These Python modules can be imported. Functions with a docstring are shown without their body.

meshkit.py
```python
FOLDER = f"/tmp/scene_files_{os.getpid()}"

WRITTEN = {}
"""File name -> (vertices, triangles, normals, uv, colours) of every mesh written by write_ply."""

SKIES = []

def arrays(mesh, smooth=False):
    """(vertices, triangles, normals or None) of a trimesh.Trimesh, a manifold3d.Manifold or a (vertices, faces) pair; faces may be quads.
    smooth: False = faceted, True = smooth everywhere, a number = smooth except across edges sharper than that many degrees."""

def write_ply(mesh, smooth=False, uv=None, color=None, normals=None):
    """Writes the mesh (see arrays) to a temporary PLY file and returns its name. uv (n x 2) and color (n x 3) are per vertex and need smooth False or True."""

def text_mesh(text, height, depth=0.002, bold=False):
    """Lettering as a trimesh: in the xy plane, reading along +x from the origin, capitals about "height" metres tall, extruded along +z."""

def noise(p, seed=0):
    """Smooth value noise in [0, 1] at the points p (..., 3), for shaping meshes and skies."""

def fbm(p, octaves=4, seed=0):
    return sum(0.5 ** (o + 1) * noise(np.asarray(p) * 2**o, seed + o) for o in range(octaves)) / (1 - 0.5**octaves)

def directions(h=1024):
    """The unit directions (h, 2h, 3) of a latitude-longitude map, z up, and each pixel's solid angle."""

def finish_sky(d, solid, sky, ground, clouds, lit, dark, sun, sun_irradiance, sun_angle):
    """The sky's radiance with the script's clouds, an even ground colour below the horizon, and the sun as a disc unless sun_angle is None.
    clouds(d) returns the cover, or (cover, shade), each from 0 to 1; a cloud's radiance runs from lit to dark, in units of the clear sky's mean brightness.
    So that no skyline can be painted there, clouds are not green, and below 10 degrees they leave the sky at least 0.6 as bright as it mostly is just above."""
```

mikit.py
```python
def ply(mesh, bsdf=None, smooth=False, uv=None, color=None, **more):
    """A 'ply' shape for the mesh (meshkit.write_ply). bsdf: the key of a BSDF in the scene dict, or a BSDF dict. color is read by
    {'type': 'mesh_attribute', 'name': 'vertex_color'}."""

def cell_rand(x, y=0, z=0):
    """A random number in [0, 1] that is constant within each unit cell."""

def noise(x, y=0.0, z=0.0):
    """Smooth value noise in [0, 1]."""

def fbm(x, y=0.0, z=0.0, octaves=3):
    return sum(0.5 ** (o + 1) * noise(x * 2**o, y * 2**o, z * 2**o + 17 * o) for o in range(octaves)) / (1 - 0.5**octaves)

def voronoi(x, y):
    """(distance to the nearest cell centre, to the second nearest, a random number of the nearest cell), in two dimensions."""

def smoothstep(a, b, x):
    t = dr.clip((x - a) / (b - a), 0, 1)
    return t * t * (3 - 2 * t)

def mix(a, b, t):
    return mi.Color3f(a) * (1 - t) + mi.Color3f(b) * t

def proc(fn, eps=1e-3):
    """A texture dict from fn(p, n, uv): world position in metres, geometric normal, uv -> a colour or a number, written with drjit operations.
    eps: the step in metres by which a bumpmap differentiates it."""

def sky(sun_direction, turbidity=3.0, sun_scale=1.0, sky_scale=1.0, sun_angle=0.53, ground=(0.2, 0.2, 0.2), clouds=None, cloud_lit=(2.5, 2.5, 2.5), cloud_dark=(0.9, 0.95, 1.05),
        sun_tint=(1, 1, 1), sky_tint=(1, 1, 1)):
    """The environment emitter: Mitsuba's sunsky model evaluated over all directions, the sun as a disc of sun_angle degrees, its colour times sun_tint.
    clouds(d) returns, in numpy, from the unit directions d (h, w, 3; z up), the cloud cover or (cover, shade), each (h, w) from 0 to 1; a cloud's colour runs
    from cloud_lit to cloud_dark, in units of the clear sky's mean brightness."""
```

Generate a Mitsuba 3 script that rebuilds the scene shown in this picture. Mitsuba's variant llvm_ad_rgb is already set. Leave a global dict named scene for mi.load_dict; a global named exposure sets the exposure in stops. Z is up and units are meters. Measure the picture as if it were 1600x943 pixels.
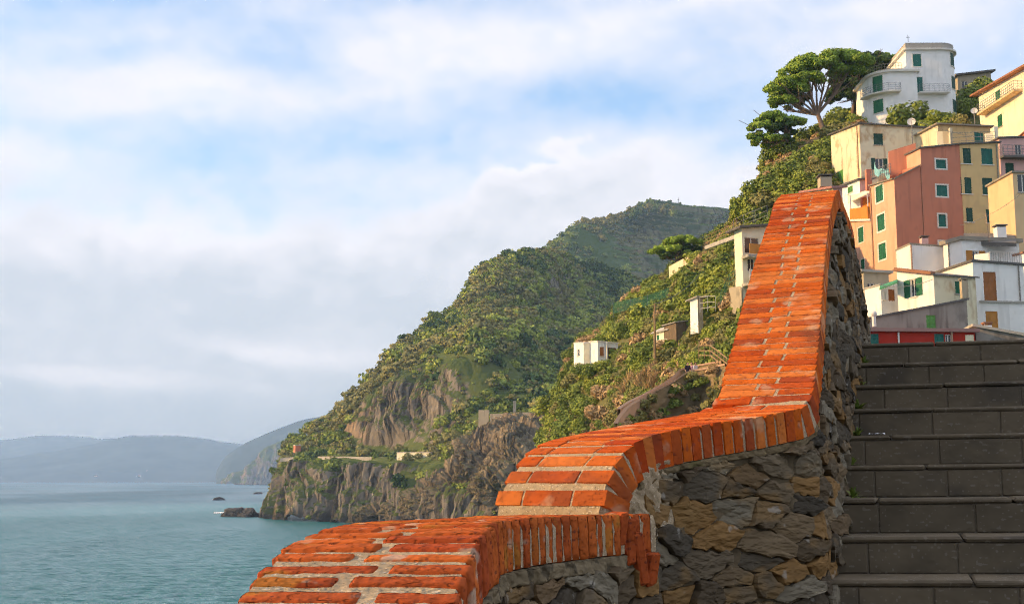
import math, random
import numpy as np
import trimesh
import drjit as dr
import mitsuba as mi
import mikit, meshkit
from mikit import noise, fbm, voronoi, smoothstep, mix, proc, ply
from scipy.interpolate import PchipInterpolator, CubicSpline
from scipy.spatial import Voronoi
import shapely
from shapely.geometry import Polygon, box as sbox, LineString

scene, labels = {}, {}
rng = np.random.default_rng(7)
random.seed(7)
T = mi.ScalarTransform4f

# ------------------------------------------------------------------ camera, sky, exposure
EYE = 16.0                                   # eye height above the sea
FPX = 1900.0                                 # focal length in pixels of the 1600 px wide photograph
PITCH = math.atan((749 - 471.5) / FPX)
FWD = np.array([0, math.cos(PITCH), math.sin(PITCH)])
scene['camera'] = {'type': 'perspective', 'fov': math.degrees(2 * math.atan(800 / FPX)), 'fov_axis': 'x', 'near_clip': 0.05, 'far_clip': 60000.0, 'medium': {'type': 'ref', 'id': 'haze_air'},
                   'to_world': T().look_at([0, 0, EYE], [0, FWD[1], EYE + FWD[2]], [0, 0, 1])}
SUN = np.array([-0.95, -0.02, 0.315])
exposure = 2.05


def clouds(d):
    x, y, z = d[..., 0], d[..., 1], d[..., 2]
    az = np.degrees(np.arctan2(x, y))
    el = np.degrees(np.arcsin(np.clip(z, -1, 1)))
    one = az * 0
    wx = meshkit.fbm(np.stack([az * 0.10, el * 0.16, one + 2.2], -1), 4, 41) - 0.5
    wisp = meshkit.fbm(np.stack([az * 0.060 + el * 0.05 + wx, el * 0.30 - az * 0.04 + wx * 1.4, one + 1.7], -1), 6, 11)
    fine = meshkit.fbm(np.stack([az * 0.55 + wx * 3, el * 0.75 - wx * 2, one + 9.2], -1), 5, 23)
    puff = meshkit.fbm(np.stack([az * 0.17, el * 0.26, one + 5.5], -1), 5, 31)
    fine2 = meshkit.fbm(np.stack([az * 1.3 + wx * 5, el * 1.9 - wx * 4, one + 3.3], -1), 5, 61)
    band = meshkit.fbm(np.stack([az * 0.05, el * 0.55 + wx * 1.5, one + 7.1], -1), 5, 51)

    def spot(a, e, sa, se):
        return np.exp(-((az - a + wx * 9) / sa) ** 2 - ((el - e - wx * 5) / se) ** 2)
    # a thin high veil, torn open here and there to the blue
    gaps = 0.55 * spot(-10.5, 18.9, 3.2, 1.3) + 0.6 * spot(3.0, 18.0, 4.0, 1.4) + 0.6 * spot(9.0, 17.4, 3.0, 1.6) + 0.7 * spot(-22, 22.3, 7, 1.4) + 0.35 * spot(-3, 22.5, 7, 1.0)
    veil = np.clip(0.68 + (wisp - 0.5) * 1.7 + (fine - 0.5) * 0.6 + (fine2 - 0.5) * 0.35 - 0.8 * gaps, 0.12, 0.93)
    # a bank of cumulus; its upper edge wanders with the azimuth, crisp to the right and torn to the left
    top = 14.2 + 1.2 * np.exp(-((az - 1.4) / 3.4) ** 2) + 0.9 * np.exp(-((az - 6.4) / 0.9) ** 2) + 0.8 * np.exp(-((az - 4) / 3.0) ** 2) + (puff - 0.5) * 3.2 + (fine - 0.5) * 3.6 + (fine2 - 0.5) * 1.6
    top = top - 1.9 * np.exp(-((az - 8.1) / 0.9) ** 2) + 0.5 * np.exp(-((az - 10.6) / 2.0) ** 2)
    soft = 0.8 + 3.4 * np.clip((-az - 0.5) / 6.0, 0, 1) + 2.4 * np.clip((az - 12.5) / 6, 0, 1)
    bank = np.clip((top - el) / soft + 0.25, 0, 1)
    bank = bank * bank * (3 - 2 * bank)
    cover = np.clip(np.maximum(veil, bank * 0.97), 0, 1)
    depth = np.clip((top - el) / 7.5, 0, 1)
    shade = 0.0 + 0.98 * depth ** 0.9 + (puff - 0.5) * 1.0 + (wisp - 0.5) * 0.9 + (fine - 0.5) * 0.6 + (fine2 - 0.5) * 0.45
    streak = np.exp(-((el - 5.3 - (puff - 0.5) * 2.5) / 1.0) ** 2) * np.clip(0.40 - az * 0.035, 0.12, 1.0) * np.clip(0.2 + (band - 0.36) * 4.5, 0, 1)
    hor = np.exp(-(np.maximum(el - 1.9, 0) / 0.6) ** 2) * np.clip(0.4 - az * 0.02, 0, 1)
    shade = shade - 1.7 * streak - 0.35 * hor + (band - 0.5) * 0.7 * np.clip((10 - el) / 5, 0, 1)
    shade = bank * np.clip(shade, 0, 1) + (1 - bank) * np.clip(0.18 + (fine - 0.5) * 0.5, 0, 1)
    return cover, np.clip(shade, 0, 1)


scene['sky'] = mikit.sky(SUN.tolist(), turbidity=3.2, sun_scale=1.18, sky_scale=1.0, sun_tint=(1.0, 0.87, 0.66), sky_tint=(1.72, 2.07, 2.46),
                         clouds=clouds, cloud_lit=(1.90, 1.83, 1.92), cloud_dark=(1.27, 1.34, 1.48))

# the air between here and the far coast
scene['haze_air'] = {'type': 'homogeneous', 'albedo': {'type': 'rgb', 'value': [0.52, 0.73, 1.0]}, 'sigma_t': {'type': 'rgb', 'value': [0.000120, 0.000125, 0.000135]}}
scene['haze'] = {'type': 'cube', 'to_world': T().translate([0, 7000, 267]).scale([14500, 11500, 273]), 'bsdf': {'type': 'null'}, 'interior': {'type': 'ref', 'id': 'haze_air'}}
labels['haze'] = {'label': 'thin blue sea haze over the bay', 'kind': 'stuff'}

# ------------------------------------------------------------------ helpers


def P(px, py, d):
    """the point at depth d (metres forward) seen at pixel px, py of the photograph: used to set things out when building"""
    u, v = (px - 800) / FPX, (471.5 - py) / FPX
    w = np.array([u, math.cos(PITCH) - v * math.sin(PITCH), math.sin(PITCH) + v * math.cos(PITCH)])
    return np.array([0, 0, EYE]) + w * (d / w[1])


def ray(px, py):
    u, v = (px - 800) / FPX, (471.5 - py) / FPX
    return np.array([u, math.cos(PITCH) - v * math.sin(PITCH), math.sin(PITCH) + v * math.cos(PITCH)])


def pix(p):
    q = np.asarray(p, float) - [0, 0, EYE]
    f = q @ FWD
    upv = np.array([0, -math.sin(PITCH), math.cos(PITCH)])
    return 800 + FPX * q[..., 0] / f, 471.5 - FPX * (q @ upv) / f


_count = {}


def numbered(key):
    n = _count.get(key, -1) + 1
    _count[key] = n
    return key if n == 0 else f'{key}_{n:03d}'


def thing(name, label, category, group=None):
    k = numbered(name)
    labels[k] = {'label': label, 'category': category}
    if group:
        labels[k]['group'] = group
    return k


def put(name, mesh, bsdf, parent=None, smooth=False, uv=None, label=None, kind=None, **more):
    k = numbered((parent + '__' if parent else '') + name)
    if uv is not None:
        n = len(mesh.vertices) if hasattr(mesh, 'vertices') else len(mesh[0])
        uv = np.tile(uv, (n, 1)) if np.ndim(uv) == 1 else uv
        if smooth not in (True, False):
            smooth = False
    scene[k] = ply(mesh, bsdf, smooth=smooth, uv=uv, **more)
    if label or kind:
        labels[k] = {**({'label': label} if label else {}), **({'kind': kind} if kind else {})}
    return k


def structure(name, mesh, bsdf, label, category=None, smooth=True, uv=None, kind='structure'):
    k = numbered(name)
    scene[k] = ply(mesh, bsdf, smooth=smooth, uv=uv)
    labels[k] = {'label': label, 'kind': kind}
    if category:
        labels[k]['category'] = category
    return k


def cat(ms):
    ms = [m for m in ms if m is not None]
    v, f, o = [], [], 0
    for m in ms:
        a, b = (m.vertices, m.faces) if hasattr(m, 'vertices') else m
        v.append(np.asarray(a, float)); f.append(np.asarray(b) + o); o += len(a)
    return trimesh.Trimesh(np.vstack(v), np.vstack(f), process=False)


QB = np.array([[0, 2, 3], [0, 3, 1], [4, 5, 7], [4, 7, 6], [0, 1, 5], [0, 5, 4], [2, 6, 7], [2, 7, 3], [0, 4, 6], [0, 6, 2], [1, 3, 7], [1, 7, 5]])


def hexa(c, ax, ay, az):
    """a box with centre c and half-axis vectors"""
    c, ax, ay, az = (np.asarray(x, float) for x in (c, ax, ay, az))
    v = [c + i * ax + j * ay + k * az for k in (-1, 1) for j in (-1, 1) for i in (-1, 1)]
    f = QB if np.dot(np.cross(ax, ay), az) > 0 else QB[:, ::-1]
    return trimesh.Trimesh(np.array(v), f, process=False)


def bar(p, q, w, h=None, up=(0, 0, 1)):
    p, q = np.asarray(p, float), np.asarray(q, float)
    d = q - p
    L = np.linalg.norm(d)
    d = d / L
    s = np.cross(d, up)
    if np.linalg.norm(s) < 1e-3:
        s = np.cross(d, [1, 0, 0])
    s /= np.linalg.norm(s)
    u = np.cross(s, d)
    return hexa((p + q) / 2, d * L / 2, s * w / 2, u * (h or w) / 2)


def tube(pts, rad, n=7):
    """a tapered tube through the points"""
    pts = np.asarray(pts, float)
    rad = np.broadcast_to(rad, len(pts))
    v, f = [], []
    a0 = None
    for i, p in enumerate(pts):
        t = pts[min(i + 1, len(pts) - 1)] - pts[max(i - 1, 0)]
        t = t / (np.linalg.norm(t) + 1e-9)
        if a0 is None:
            a0 = np.cross(t, [0.31, 0.9, 0.2])
        a0 = a0 - t * (a0 @ t)
        a0 /= np.linalg.norm(a0)
        b0 = np.cross(t, a0)
        for k in range(n):
            an = 2 * math.pi * k / n
            v.append(p + rad[i] * (math.cos(an) * a0 + math.sin(an) * b0))
    for i in range(len(pts) - 1):
        for k in range(n):
            a, b = i * n + k, i * n + (k + 1) % n
            f += [[a, b, b + n], [a, b + n, a + n]]
    for e, sgn in ((0, 1), (len(pts) - 1, -1)):
        v.append(pts[e])
        c = len(v) - 1
        for k in range(n):
            a, b = e * n + k, e * n + (k + 1) % n
            f.append([c, b, a] if sgn > 0 else [c, a, b])
    return trimesh.Trimesh(np.array(v), np.array(f), process=False)


def grid_mesh(G):
    """a mesh from a grid of points (m, n, 3)"""
    m, n = G.shape[:2]
    i = np.arange(m * n).reshape(m, n)
    a, b, c, e = i[:-1, :-1].ravel(), i[1:, :-1].ravel(), i[1:, 1:].ravel(), i[:-1, 1:].ravel()
    return trimesh.Trimesh(G.reshape(-1, 3), np.vstack([np.stack([a, b, c], 1), np.stack([a, c, e], 1)]), process=False)


# ------------------------------------------------------------------ materials
def mat(name, d, two=True):
    scene[name] = {'type': 'twosided', 'bsdf': d} if two else d
    return name


def rough(fn, r=0.85, spec=0.25, bump=None, scale=0.01, eps=1e-3, two=True):
    d = {'type': 'principled', 'base_color': proc(fn) if callable(fn) else {'type': 'rgb', 'value': list(fn)}, 'roughness': r, 'specular': spec}
    if bump is not None:
        d = {'type': 'bumpmap', 'arbitrary': proc(bump, eps), 'scale': scale, 'bsdf': d}
    return {'type': 'twosided', 'bsdf': d} if two else d


def brick_col(p, n, uv):
    a = fbm(p.x * 14, p.y * 14, p.z * 14, 3)
    b = noise(p.x * 55, p.y * 55, p.z * 55)
    c = mix((0.51, 0.104, 0.010), (0.34, 0.046, 0.008), uv.x)
    c = mix(c, (0.57, 0.18, 0.040), smoothstep(0.50, 0.9, uv.y) * 0.7)
    c = mix(c, (0.24, 0.055, 0.022), smoothstep(0.2, 0.05, uv.y) * 0.6)
    c = c * (0.72 + 0.5 * a)
    c = mix(c, (0.20, 0.05, 0.03), smoothstep(0.72, 0.9, b) * 0.55)
    c = mix(c, (0.13, 0.045, 0.025), smoothstep(0.60, 0.76, fbm(p.x * 4.2, p.y * 4.2 + 3, p.z * 4.2, 5)) * 0.5)
    return mix(c, (0.55, 0.40, 0.26), smoothstep(0.60, 0.76, fbm(p.x * 9 + 5, p.y * 9, p.z * 9, 4)) * 0.42)


def old_brick_col(p, n, uv):
    a = fbm(p.x * 16, p.y * 16, p.z * 16, 4)
    b = noise(p.x * 90, p.y * 90, p.z * 90)
    c = mix((0.44, 0.105, 0.022), (0.29, 0.052, 0.016), uv.x)
    c = c * (0.6 + 0.75 * a)
    c = mix(c, (0.10, 0.03, 0.02), smoothstep(0.7, 0.9, b) * 0.7)
    lich = smoothstep(0.56, 0.70, fbm(p.x * 11 + 3, p.y * 11 + 7, p.z * 11, 4))
    c = mix(c, (0.36, 0.24, 0.03), lich * 0.3 * smoothstep(0.35, 0.75, uv.y))
    return mix(c, (0.46, 0.38, 0.28), smoothstep(0.64, 0.74, fbm(p.x * 13, p.y * 13 + 9, p.z * 13, 4)) * 0.6)


def brick_bump(p, n, uv):
    return fbm(p.x * 60, p.y * 60, p.z * 60, 3) - 0.7 * smoothstep(0.68, 0.85, noise(p.x * 95, p.y * 95, p.z * 95))


scene['brick_fired'] = rough(brick_col, 0.92, 0.12, brick_bump, 0.006)
scene['brick_worn'] = rough(old_brick_col, 0.95, 0.12, brick_bump, 0.008)


def mortar_col(p, n, uv):
    a = fbm(p.x * 20, p.y * 20, p.z * 20, 3)
    b = noise(p.x * 210, p.y * 210, p.z * 210)
    c = mix((0.42, 0.325, 0.21), (0.28, 0.21, 0.13), a)
    c = mix(c, (0.16, 0.12, 0.08), smoothstep(0.68, 0.85, b) * 0.7)
    return mix(c, (0.62, 0.55, 0.44), smoothstep(0.72, 0.9, noise(p.x * 160 + 4, p.y * 160, p.z * 160)) * 0.6)


scene['mortar'] = rough(mortar_col, 0.95, 0.1, lambda p, n, uv: fbm(p.x * 85, p.y * 85, p.z * 85, 3), 0.012)


def stone_col(p, n, uv):
    a = fbm(p.x * 9, p.y * 9, p.z * 22, 4)
    b = fbm(p.x * 28, p.y * 28, p.z * 70, 3)
    c = mix((0.225, 0.155, 0.080), (0.130, 0.104, 0.068), smoothstep(0.15, 0.75, uv.x)) * (0.30 + 0.46 * uv.y)
    c = mix(c, (0.20, 0.110, 0.035), smoothstep(0.78, 0.90, uv.x))
    c = mix(c, (0.17, 0.145, 0.10), smoothstep(0.25, 0.10, uv.x))
    c = c * (0.55 + 0.55 * a + 0.4 * b)
    c = mix(c, (0.22, 0.13, 0.045), smoothstep(0.58, 0.72, fbm(p.x * 5 + 11, p.y * 5, p.z * 8, 3)) * 0.55)
    return mix(c, (0.34, 0.32, 0.28), smoothstep(0.7, 0.8, fbm(p.x * 17, p.y * 17 + 5, p.z * 17, 3)) * 0.5)


scene['wall_stone'] = rough(stone_col, 0.8, 0.3, lambda p, n, uv: fbm(p.x * 30, p.y * 30, p.z * 75, 4), 0.02)
scene['wall_mortar'] = rough(lambda p, n, uv: mix((0.17, 0.13, 0.08), (0.06, 0.047, 0.03), fbm(p.x * 12, p.y * 12, p.z * 12, 4)), 0.95, 0.1,
                             lambda p, n, uv: fbm(p.x * 40, p.y * 40, p.z * 40, 4), 0.02)
scene['wall_render'] = rough(lambda p, n, uv: mix(mix((0.22, 0.165, 0.095), (0.09, 0.07, 0.038), fbm(p.x * 9, p.y * 9, p.z * 9, 4)), (0.13, 0.115, 0.045), smoothstep(0.55, 0.7, fbm(p.x * 6, p.y * 6 + 3, p.z * 6, 3)) * 0.7),
                             0.95, 0.1, lambda p, n, uv: fbm(p.x * 50, p.y * 50, p.z * 50, 4), 0.02)


def step_col(p, n, uv):
    a = fbm(p.x * 7, p.y * 7, p.z * 7, 4)
    c = mix((0.122, 0.095, 0.060), (0.101, 0.080, 0.051), uv.x)
    c = c * (0.6 + 0.75 * a)
    c = mix(c, (0.050, 0.042, 0.033), smoothstep(0.56, 0.72, fbm(p.x * 3.1, p.y * 3.1, p.z * 4 + 2, 3)) * 0.6)
    return mix(c, (0.22, 0.20, 0.17), smoothstep(0.74, 0.86, noise(p.x * 70, p.y * 70, p.z * 70)) * 0.35)


scene['step_stone'] = rough(step_col, 0.8, 0.3, lambda p, n, uv: fbm(p.x * 45, p.y * 45, p.z * 45, 4), 0.006)
scene['slab_stone'] = rough(lambda p, n, uv: step_col(p, n, uv) * mi.Color3f(1.0, 1.0, 1.0), 0.85, 0.35, lambda p, n, uv: fbm(p.x * 45, p.y * 45, p.z * 45, 4), 0.006)

scene['step_mortar'] = rough(lambda p, n, uv: mix((0.15, 0.128, 0.098), (0.09, 0.078, 0.06), fbm(p.x * 8, p.y * 8, p.z * 8, 4)), 0.95, 0.1)

scene['old_render'] = rough(lambda p, n, uv: mix(mix((0.24, 0.19, 0.12), (0.11, 0.085, 0.05), fbm(p.x * 9, p.y * 9, p.z * 9, 4)), (0.07, 0.058, 0.04), smoothstep(0.58, 0.68, fbm(p.x * 22, p.y * 22 + 3, p.z * 22, 3)) * 0.8),
                            0.95, 0.1, lambda p, n, uv: fbm(p.x * 50, p.y * 50, p.z * 50, 4), 0.02)

# ------------------------------------------------------------------ sea
def sea_col(p, n, uv):
    near = smoothstep(620.0, 330.0, dr.sqrt(dr.square(p.x + 40) + dr.square(p.y - 380)))
    c = mix((0.012, 0.074, 0.090), (0.010, 0.110, 0.106), near)
    return c * (0.65 + 0.7 * fbm(p.x * 0.010, p.y * 0.003, 0.0, 4))


def sea_bump(p, n, uv):
    a = fbm(p.x * 0.30 + p.y * 0.05, p.y * 0.34 - p.x * 0.06, 1.0, 4)
    b = fbm(p.x * 0.05, p.y * 0.045, 4.0, 2)
    g = smoothstep(0.35, 0.65, fbm(p.x * 0.008, p.y * 0.003, 2.0, 3))
    return a * (0.6 + 0.8 * g) + b * 1.2


scene['sea_water'] = rough(sea_col, 0.20, 0.27, sea_bump, 1.5, eps=0.12)
xs = np.concatenate([[-14000, -6000, -2500], np.linspace(-1000, 1000, 41), [2500, 6000, 14000]])
ys = np.concatenate([[-4000, -1000, -200], np.linspace(0, 1200, 41), [2000, 4000, 8000, 16000]])
gx, gy = np.meshgrid(xs, ys, indexing='ij')
structure('sea', grid_mesh(np.stack([gx, gy, gx * 0], -1)), 'sea_water', 'teal sea with small ripples reaching to the far coast', 'sea', smooth=False)


# ------------------------------------------------------------------ hills: lofted profiles
def loft(cols, nu, nv, amp, freq, strata=None, seed=1, power=1.0, extra=None):
    """cols: profiles of points set out as (pixel x, pixel y, depth) or xyz; lofted to a grid and roughened along its normals"""
    C = []
    for c in cols:
        pts = np.array([P(*q) if len(q) == 3 else np.array(q[1:]) for q in c], float)
        s = np.concatenate([[0], np.cumsum(np.linalg.norm(np.diff(pts, axis=0), axis=1) + 1e-6)])
        C.append(PchipInterpolator(s / s[-1] if extra is None else np.linspace(0, 1, len(pts)), pts)(np.linspace(0, 1, nv)))
    C = np.array(C)
    u = np.linspace(0, 1, len(C))
    G = PchipInterpolator(u, C, axis=0)(np.linspace(0, 1, nu))
    du, dv = np.gradient(G, axis=0), np.gradient(G, axis=1)
    n = np.cross(dv, du)
    n /= np.linalg.norm(n, axis=-1, keepdims=True) + 1e-9
    flip = np.sign((n * (np.array([0, 0, EYE]) - G)).sum(-1).mean())
    n = n * flip
    h = (meshkit.fbm(G * freq, 6, seed) - 0.5) * 2 * amp
    if strata is not None:
        h = h + strata(G, n)
    G = G + n * h[..., None]
    return G


def rock_mask(G, n):
    return np.clip((0.62 - np.abs(n[..., 2])) / 0.2, 0, 1)


def saw(t, seed, sharp=1.0):
    """ribs of random width and height with one sharp edge"""
    c = np.floor(t)
    f = t - c
    k = np.sin(c * 127.1 + seed * 311.7) * 43758.5453
    k = k - np.floor(k)
    k2 = np.sin((c + 1) * 127.1 + seed * 311.7) * 43758.5453
    k2 = k2 - np.floor(k2)
    up = np.clip(f / 0.82, 0, 1)
    dn = np.clip((f - 0.82) / 0.18, 0, 1)
    return (k * (1 - up) + up * (0.35 + 0.65 * k2)) * (1 - dn) + dn * k2


def strata(G, n):
    # near-vertical beds: sharp ribs that run up the face, leaning a little, cut by ledges
    m = rock_mask(G, n)
    w = (meshkit.fbm(G * 0.014, 4, 5) - 0.5)
    along = G[..., 0] * 0.8 - G[..., 1] * 0.6
    t = along * 0.085 + G[..., 2] * 0.022 + w * 5
    h = saw(t, 1) * 10.0 + saw(t * 2.63 + w * 3 + 7, 2) * 3.6 + saw(t * 6.1 + G[..., 2] * 0.03 + w * 6, 3) * 1.5
    ledge = saw(G[..., 2] * 0.11 + along * 0.03 + w * 4, 5)
    big = (meshkit.fbm(G * 0.03, 4, 15) - 0.5) * 9
    crag = 1 - np.abs(2 * meshkit.fbm(G * [0.13, 0.13, 0.07], 4, 16) - 1)
    chip = 1 - np.abs(2 * meshkit.fbm(G * [0.42, 0.42, 0.20], 3, 17) - 1)
    return m * (h - 6.5 + ledge * 2.6 + big * 0.6 + (crag - 0.6) * 3.2 + (chip - 0.6) * 1.6)


def land_col(soil, rocka, rockb, lo, hi, sc=1.0):
    def fn(p, n, uv):
        nz = dr.abs(n.z)
        rock = smoothstep(hi, lo, nz + (fbm(p.x * 0.05 * sc, p.y * 0.05 * sc, p.z * 0.05 * sc, 3) - 0.5) * 0.5)
        a = fbm(p.x * 0.12 * sc, p.y * 0.12 * sc, p.z * 0.03 * sc, 4)
        b = fbm(p.x * 0.6 * sc, p.y * 0.6 * sc, p.z * 0.12 * sc, 3)
        r = mix(rocka, rockb, a) * (0.55 + 0.9 * b)
        r = mix(r, (0.30, 0.19, 0.10), smoothstep(0.6, 0.75, fbm(p.x * 0.03 + 4, p.y * 0.03, p.z * 0.03, 3)) * 0.6)
        g = mix(soil[0], soil[1], fbm(p.x * 0.08 * sc, p.y * 0.08 * sc, p.z * 0.08 * sc, 4))
        al = (p.x * 0.8 - p.y * 0.6) * 0.30 * sc + p.z * 0.05 * sc + fbm(p.x * 0.02 * sc, p.y * 0.02 * sc, p.z * 0.02 * sc, 3) * 6
        crack = 1 - dr.abs(2 * fbm(al, p.z * 0.035 * sc, 0.0, 4) - 1)
        r = r * (1.15 - 0.75 * smoothstep(0.80, 0.97, crack))
        wet = smoothstep(5.0, 1.0, p.z + (a - 0.5) * 5)
        return mix(mix(g, r, rock), (0.035, 0.032, 0.03), wet * 0.75)
    return fn


scene['headland_ground'] = rough(land_col(((0.050, 0.085, 0.018), (0.11, 0.12, 0.04)), (0.225, 0.190, 0.145), (0.100, 0.088, 0.074), 0.42, 0.60), 0.95, 0.1,
                                 lambda p, n, uv: fbm(p.x * 0.5, p.y * 0.5, p.z * 0.18, 4), 1.2, eps=0.1)
scene['near_ground'] = rough(land_col(((0.085, 0.095, 0.03), (0.17, 0.15, 0.06)), (0.30, 0.23, 0.14), (0.18, 0.14, 0.09), 0.25, 0.45, 2.5), 0.95, 0.1,
                             lambda p, n, uv: fbm(p.x * 1.6, p.y * 1.6, p.z * 1.2, 4), 0.7, eps=0.04)
scene['far_ground'] = rough(land_col(((0.034, 0.066, 0.014), (0.085, 0.115, 0.028)), (0.20, 0.18, 0.10), (0.11, 0.11, 0.055), 0.10, 0.34, 0.5), 0.95, 0.1)

# columns: from the sea up over the path, the cliff and the slope to the ridge, then down behind
HEAD = [
    [('w', -116, 640, -4), ('w', -114, 640, 8), ('w', -112, 640, 24), ('w', -110, 645, 27), ('w', -110, 665, 36), ('w', -104, 700, 42), ('w', -100, 720, 44), ('w', -80, 800, 20)],
    [(418, 811, 526), (430, 770, 532), (446, 728, 540), (458, 714, 548), (472, 702, 556), (487, 680, 570), (499, 664, 584), (506, 680, 660)],
    [(440, 817, 505), (452, 765, 514), (460, 724, 522), (478, 716, 532), (503, 690, 545), (533, 652, 575), (560, 616, 604), (580, 640, 700)],
    [(500, 820, 482), (505, 765, 492), (510, 722, 500), (530, 716, 510), (554, 690, 516), (577, 638, 526), (602, 586, 540), (640, 546, 640), (668, 580, 740)],
    [(572, 824, 462), (574, 765, 470), (577, 722, 478), (598, 716, 488), (628, 690, 492), (650, 625, 500), (668, 562, 510), (694, 525, 585), (728, 468, 690), (760, 500, 790)],
    [(640, 830, 432), (645, 770, 440), (652, 722, 450), (668, 713, 460), (690, 682, 464), (718, 615, 474), (742, 550, 487), (766, 498, 600), (795, 406, 760), (820, 440, 860)],
    [(715, 835, 396), (722, 770, 404), (728, 722, 414), (738, 708, 422), (760, 668, 440), (790, 610, 472), (812, 556, 515), (834, 478, 660), (852, 396, 800), (880, 430, 900)],
    [(800, 840, 372), (805, 770, 380), (806, 722, 392), (808, 700, 402), (832, 650, 432), (862, 590, 520), (884, 530, 640), (905, 470, 760), (912, 416, 870), (940, 440, 960)],
    [(900, 850, 350), (900, 770, 366), (902, 705, 384), (908, 670, 400), (934, 630, 450), (956, 580, 560), (966, 530, 690), (985, 485, 810), (1000, 446, 900), (1020, 470, 980)],
    [(1040, 860, 340), (1040, 760, 360), (1040, 690, 380), (1042, 650, 410), (1060, 610, 480), (1080, 570, 600), (1090, 530, 740), (1100, 500, 850), (1110, 470, 930), (1120, 490, 1000)],
]
HEAD = [[*c[:-1], *([c[-2]] if False else []), c[-1]] for c in HEAD]
GH = loft(HEAD, 640, 420, 5.5, 0.024, strata, seed=4)
# waterline: keep the foot under the water
structure('headland', grid_mesh(GH), 'headland_ground', 'steep green headland with bare rock cliffs falling to the sea', 'headland', smooth=False)

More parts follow.
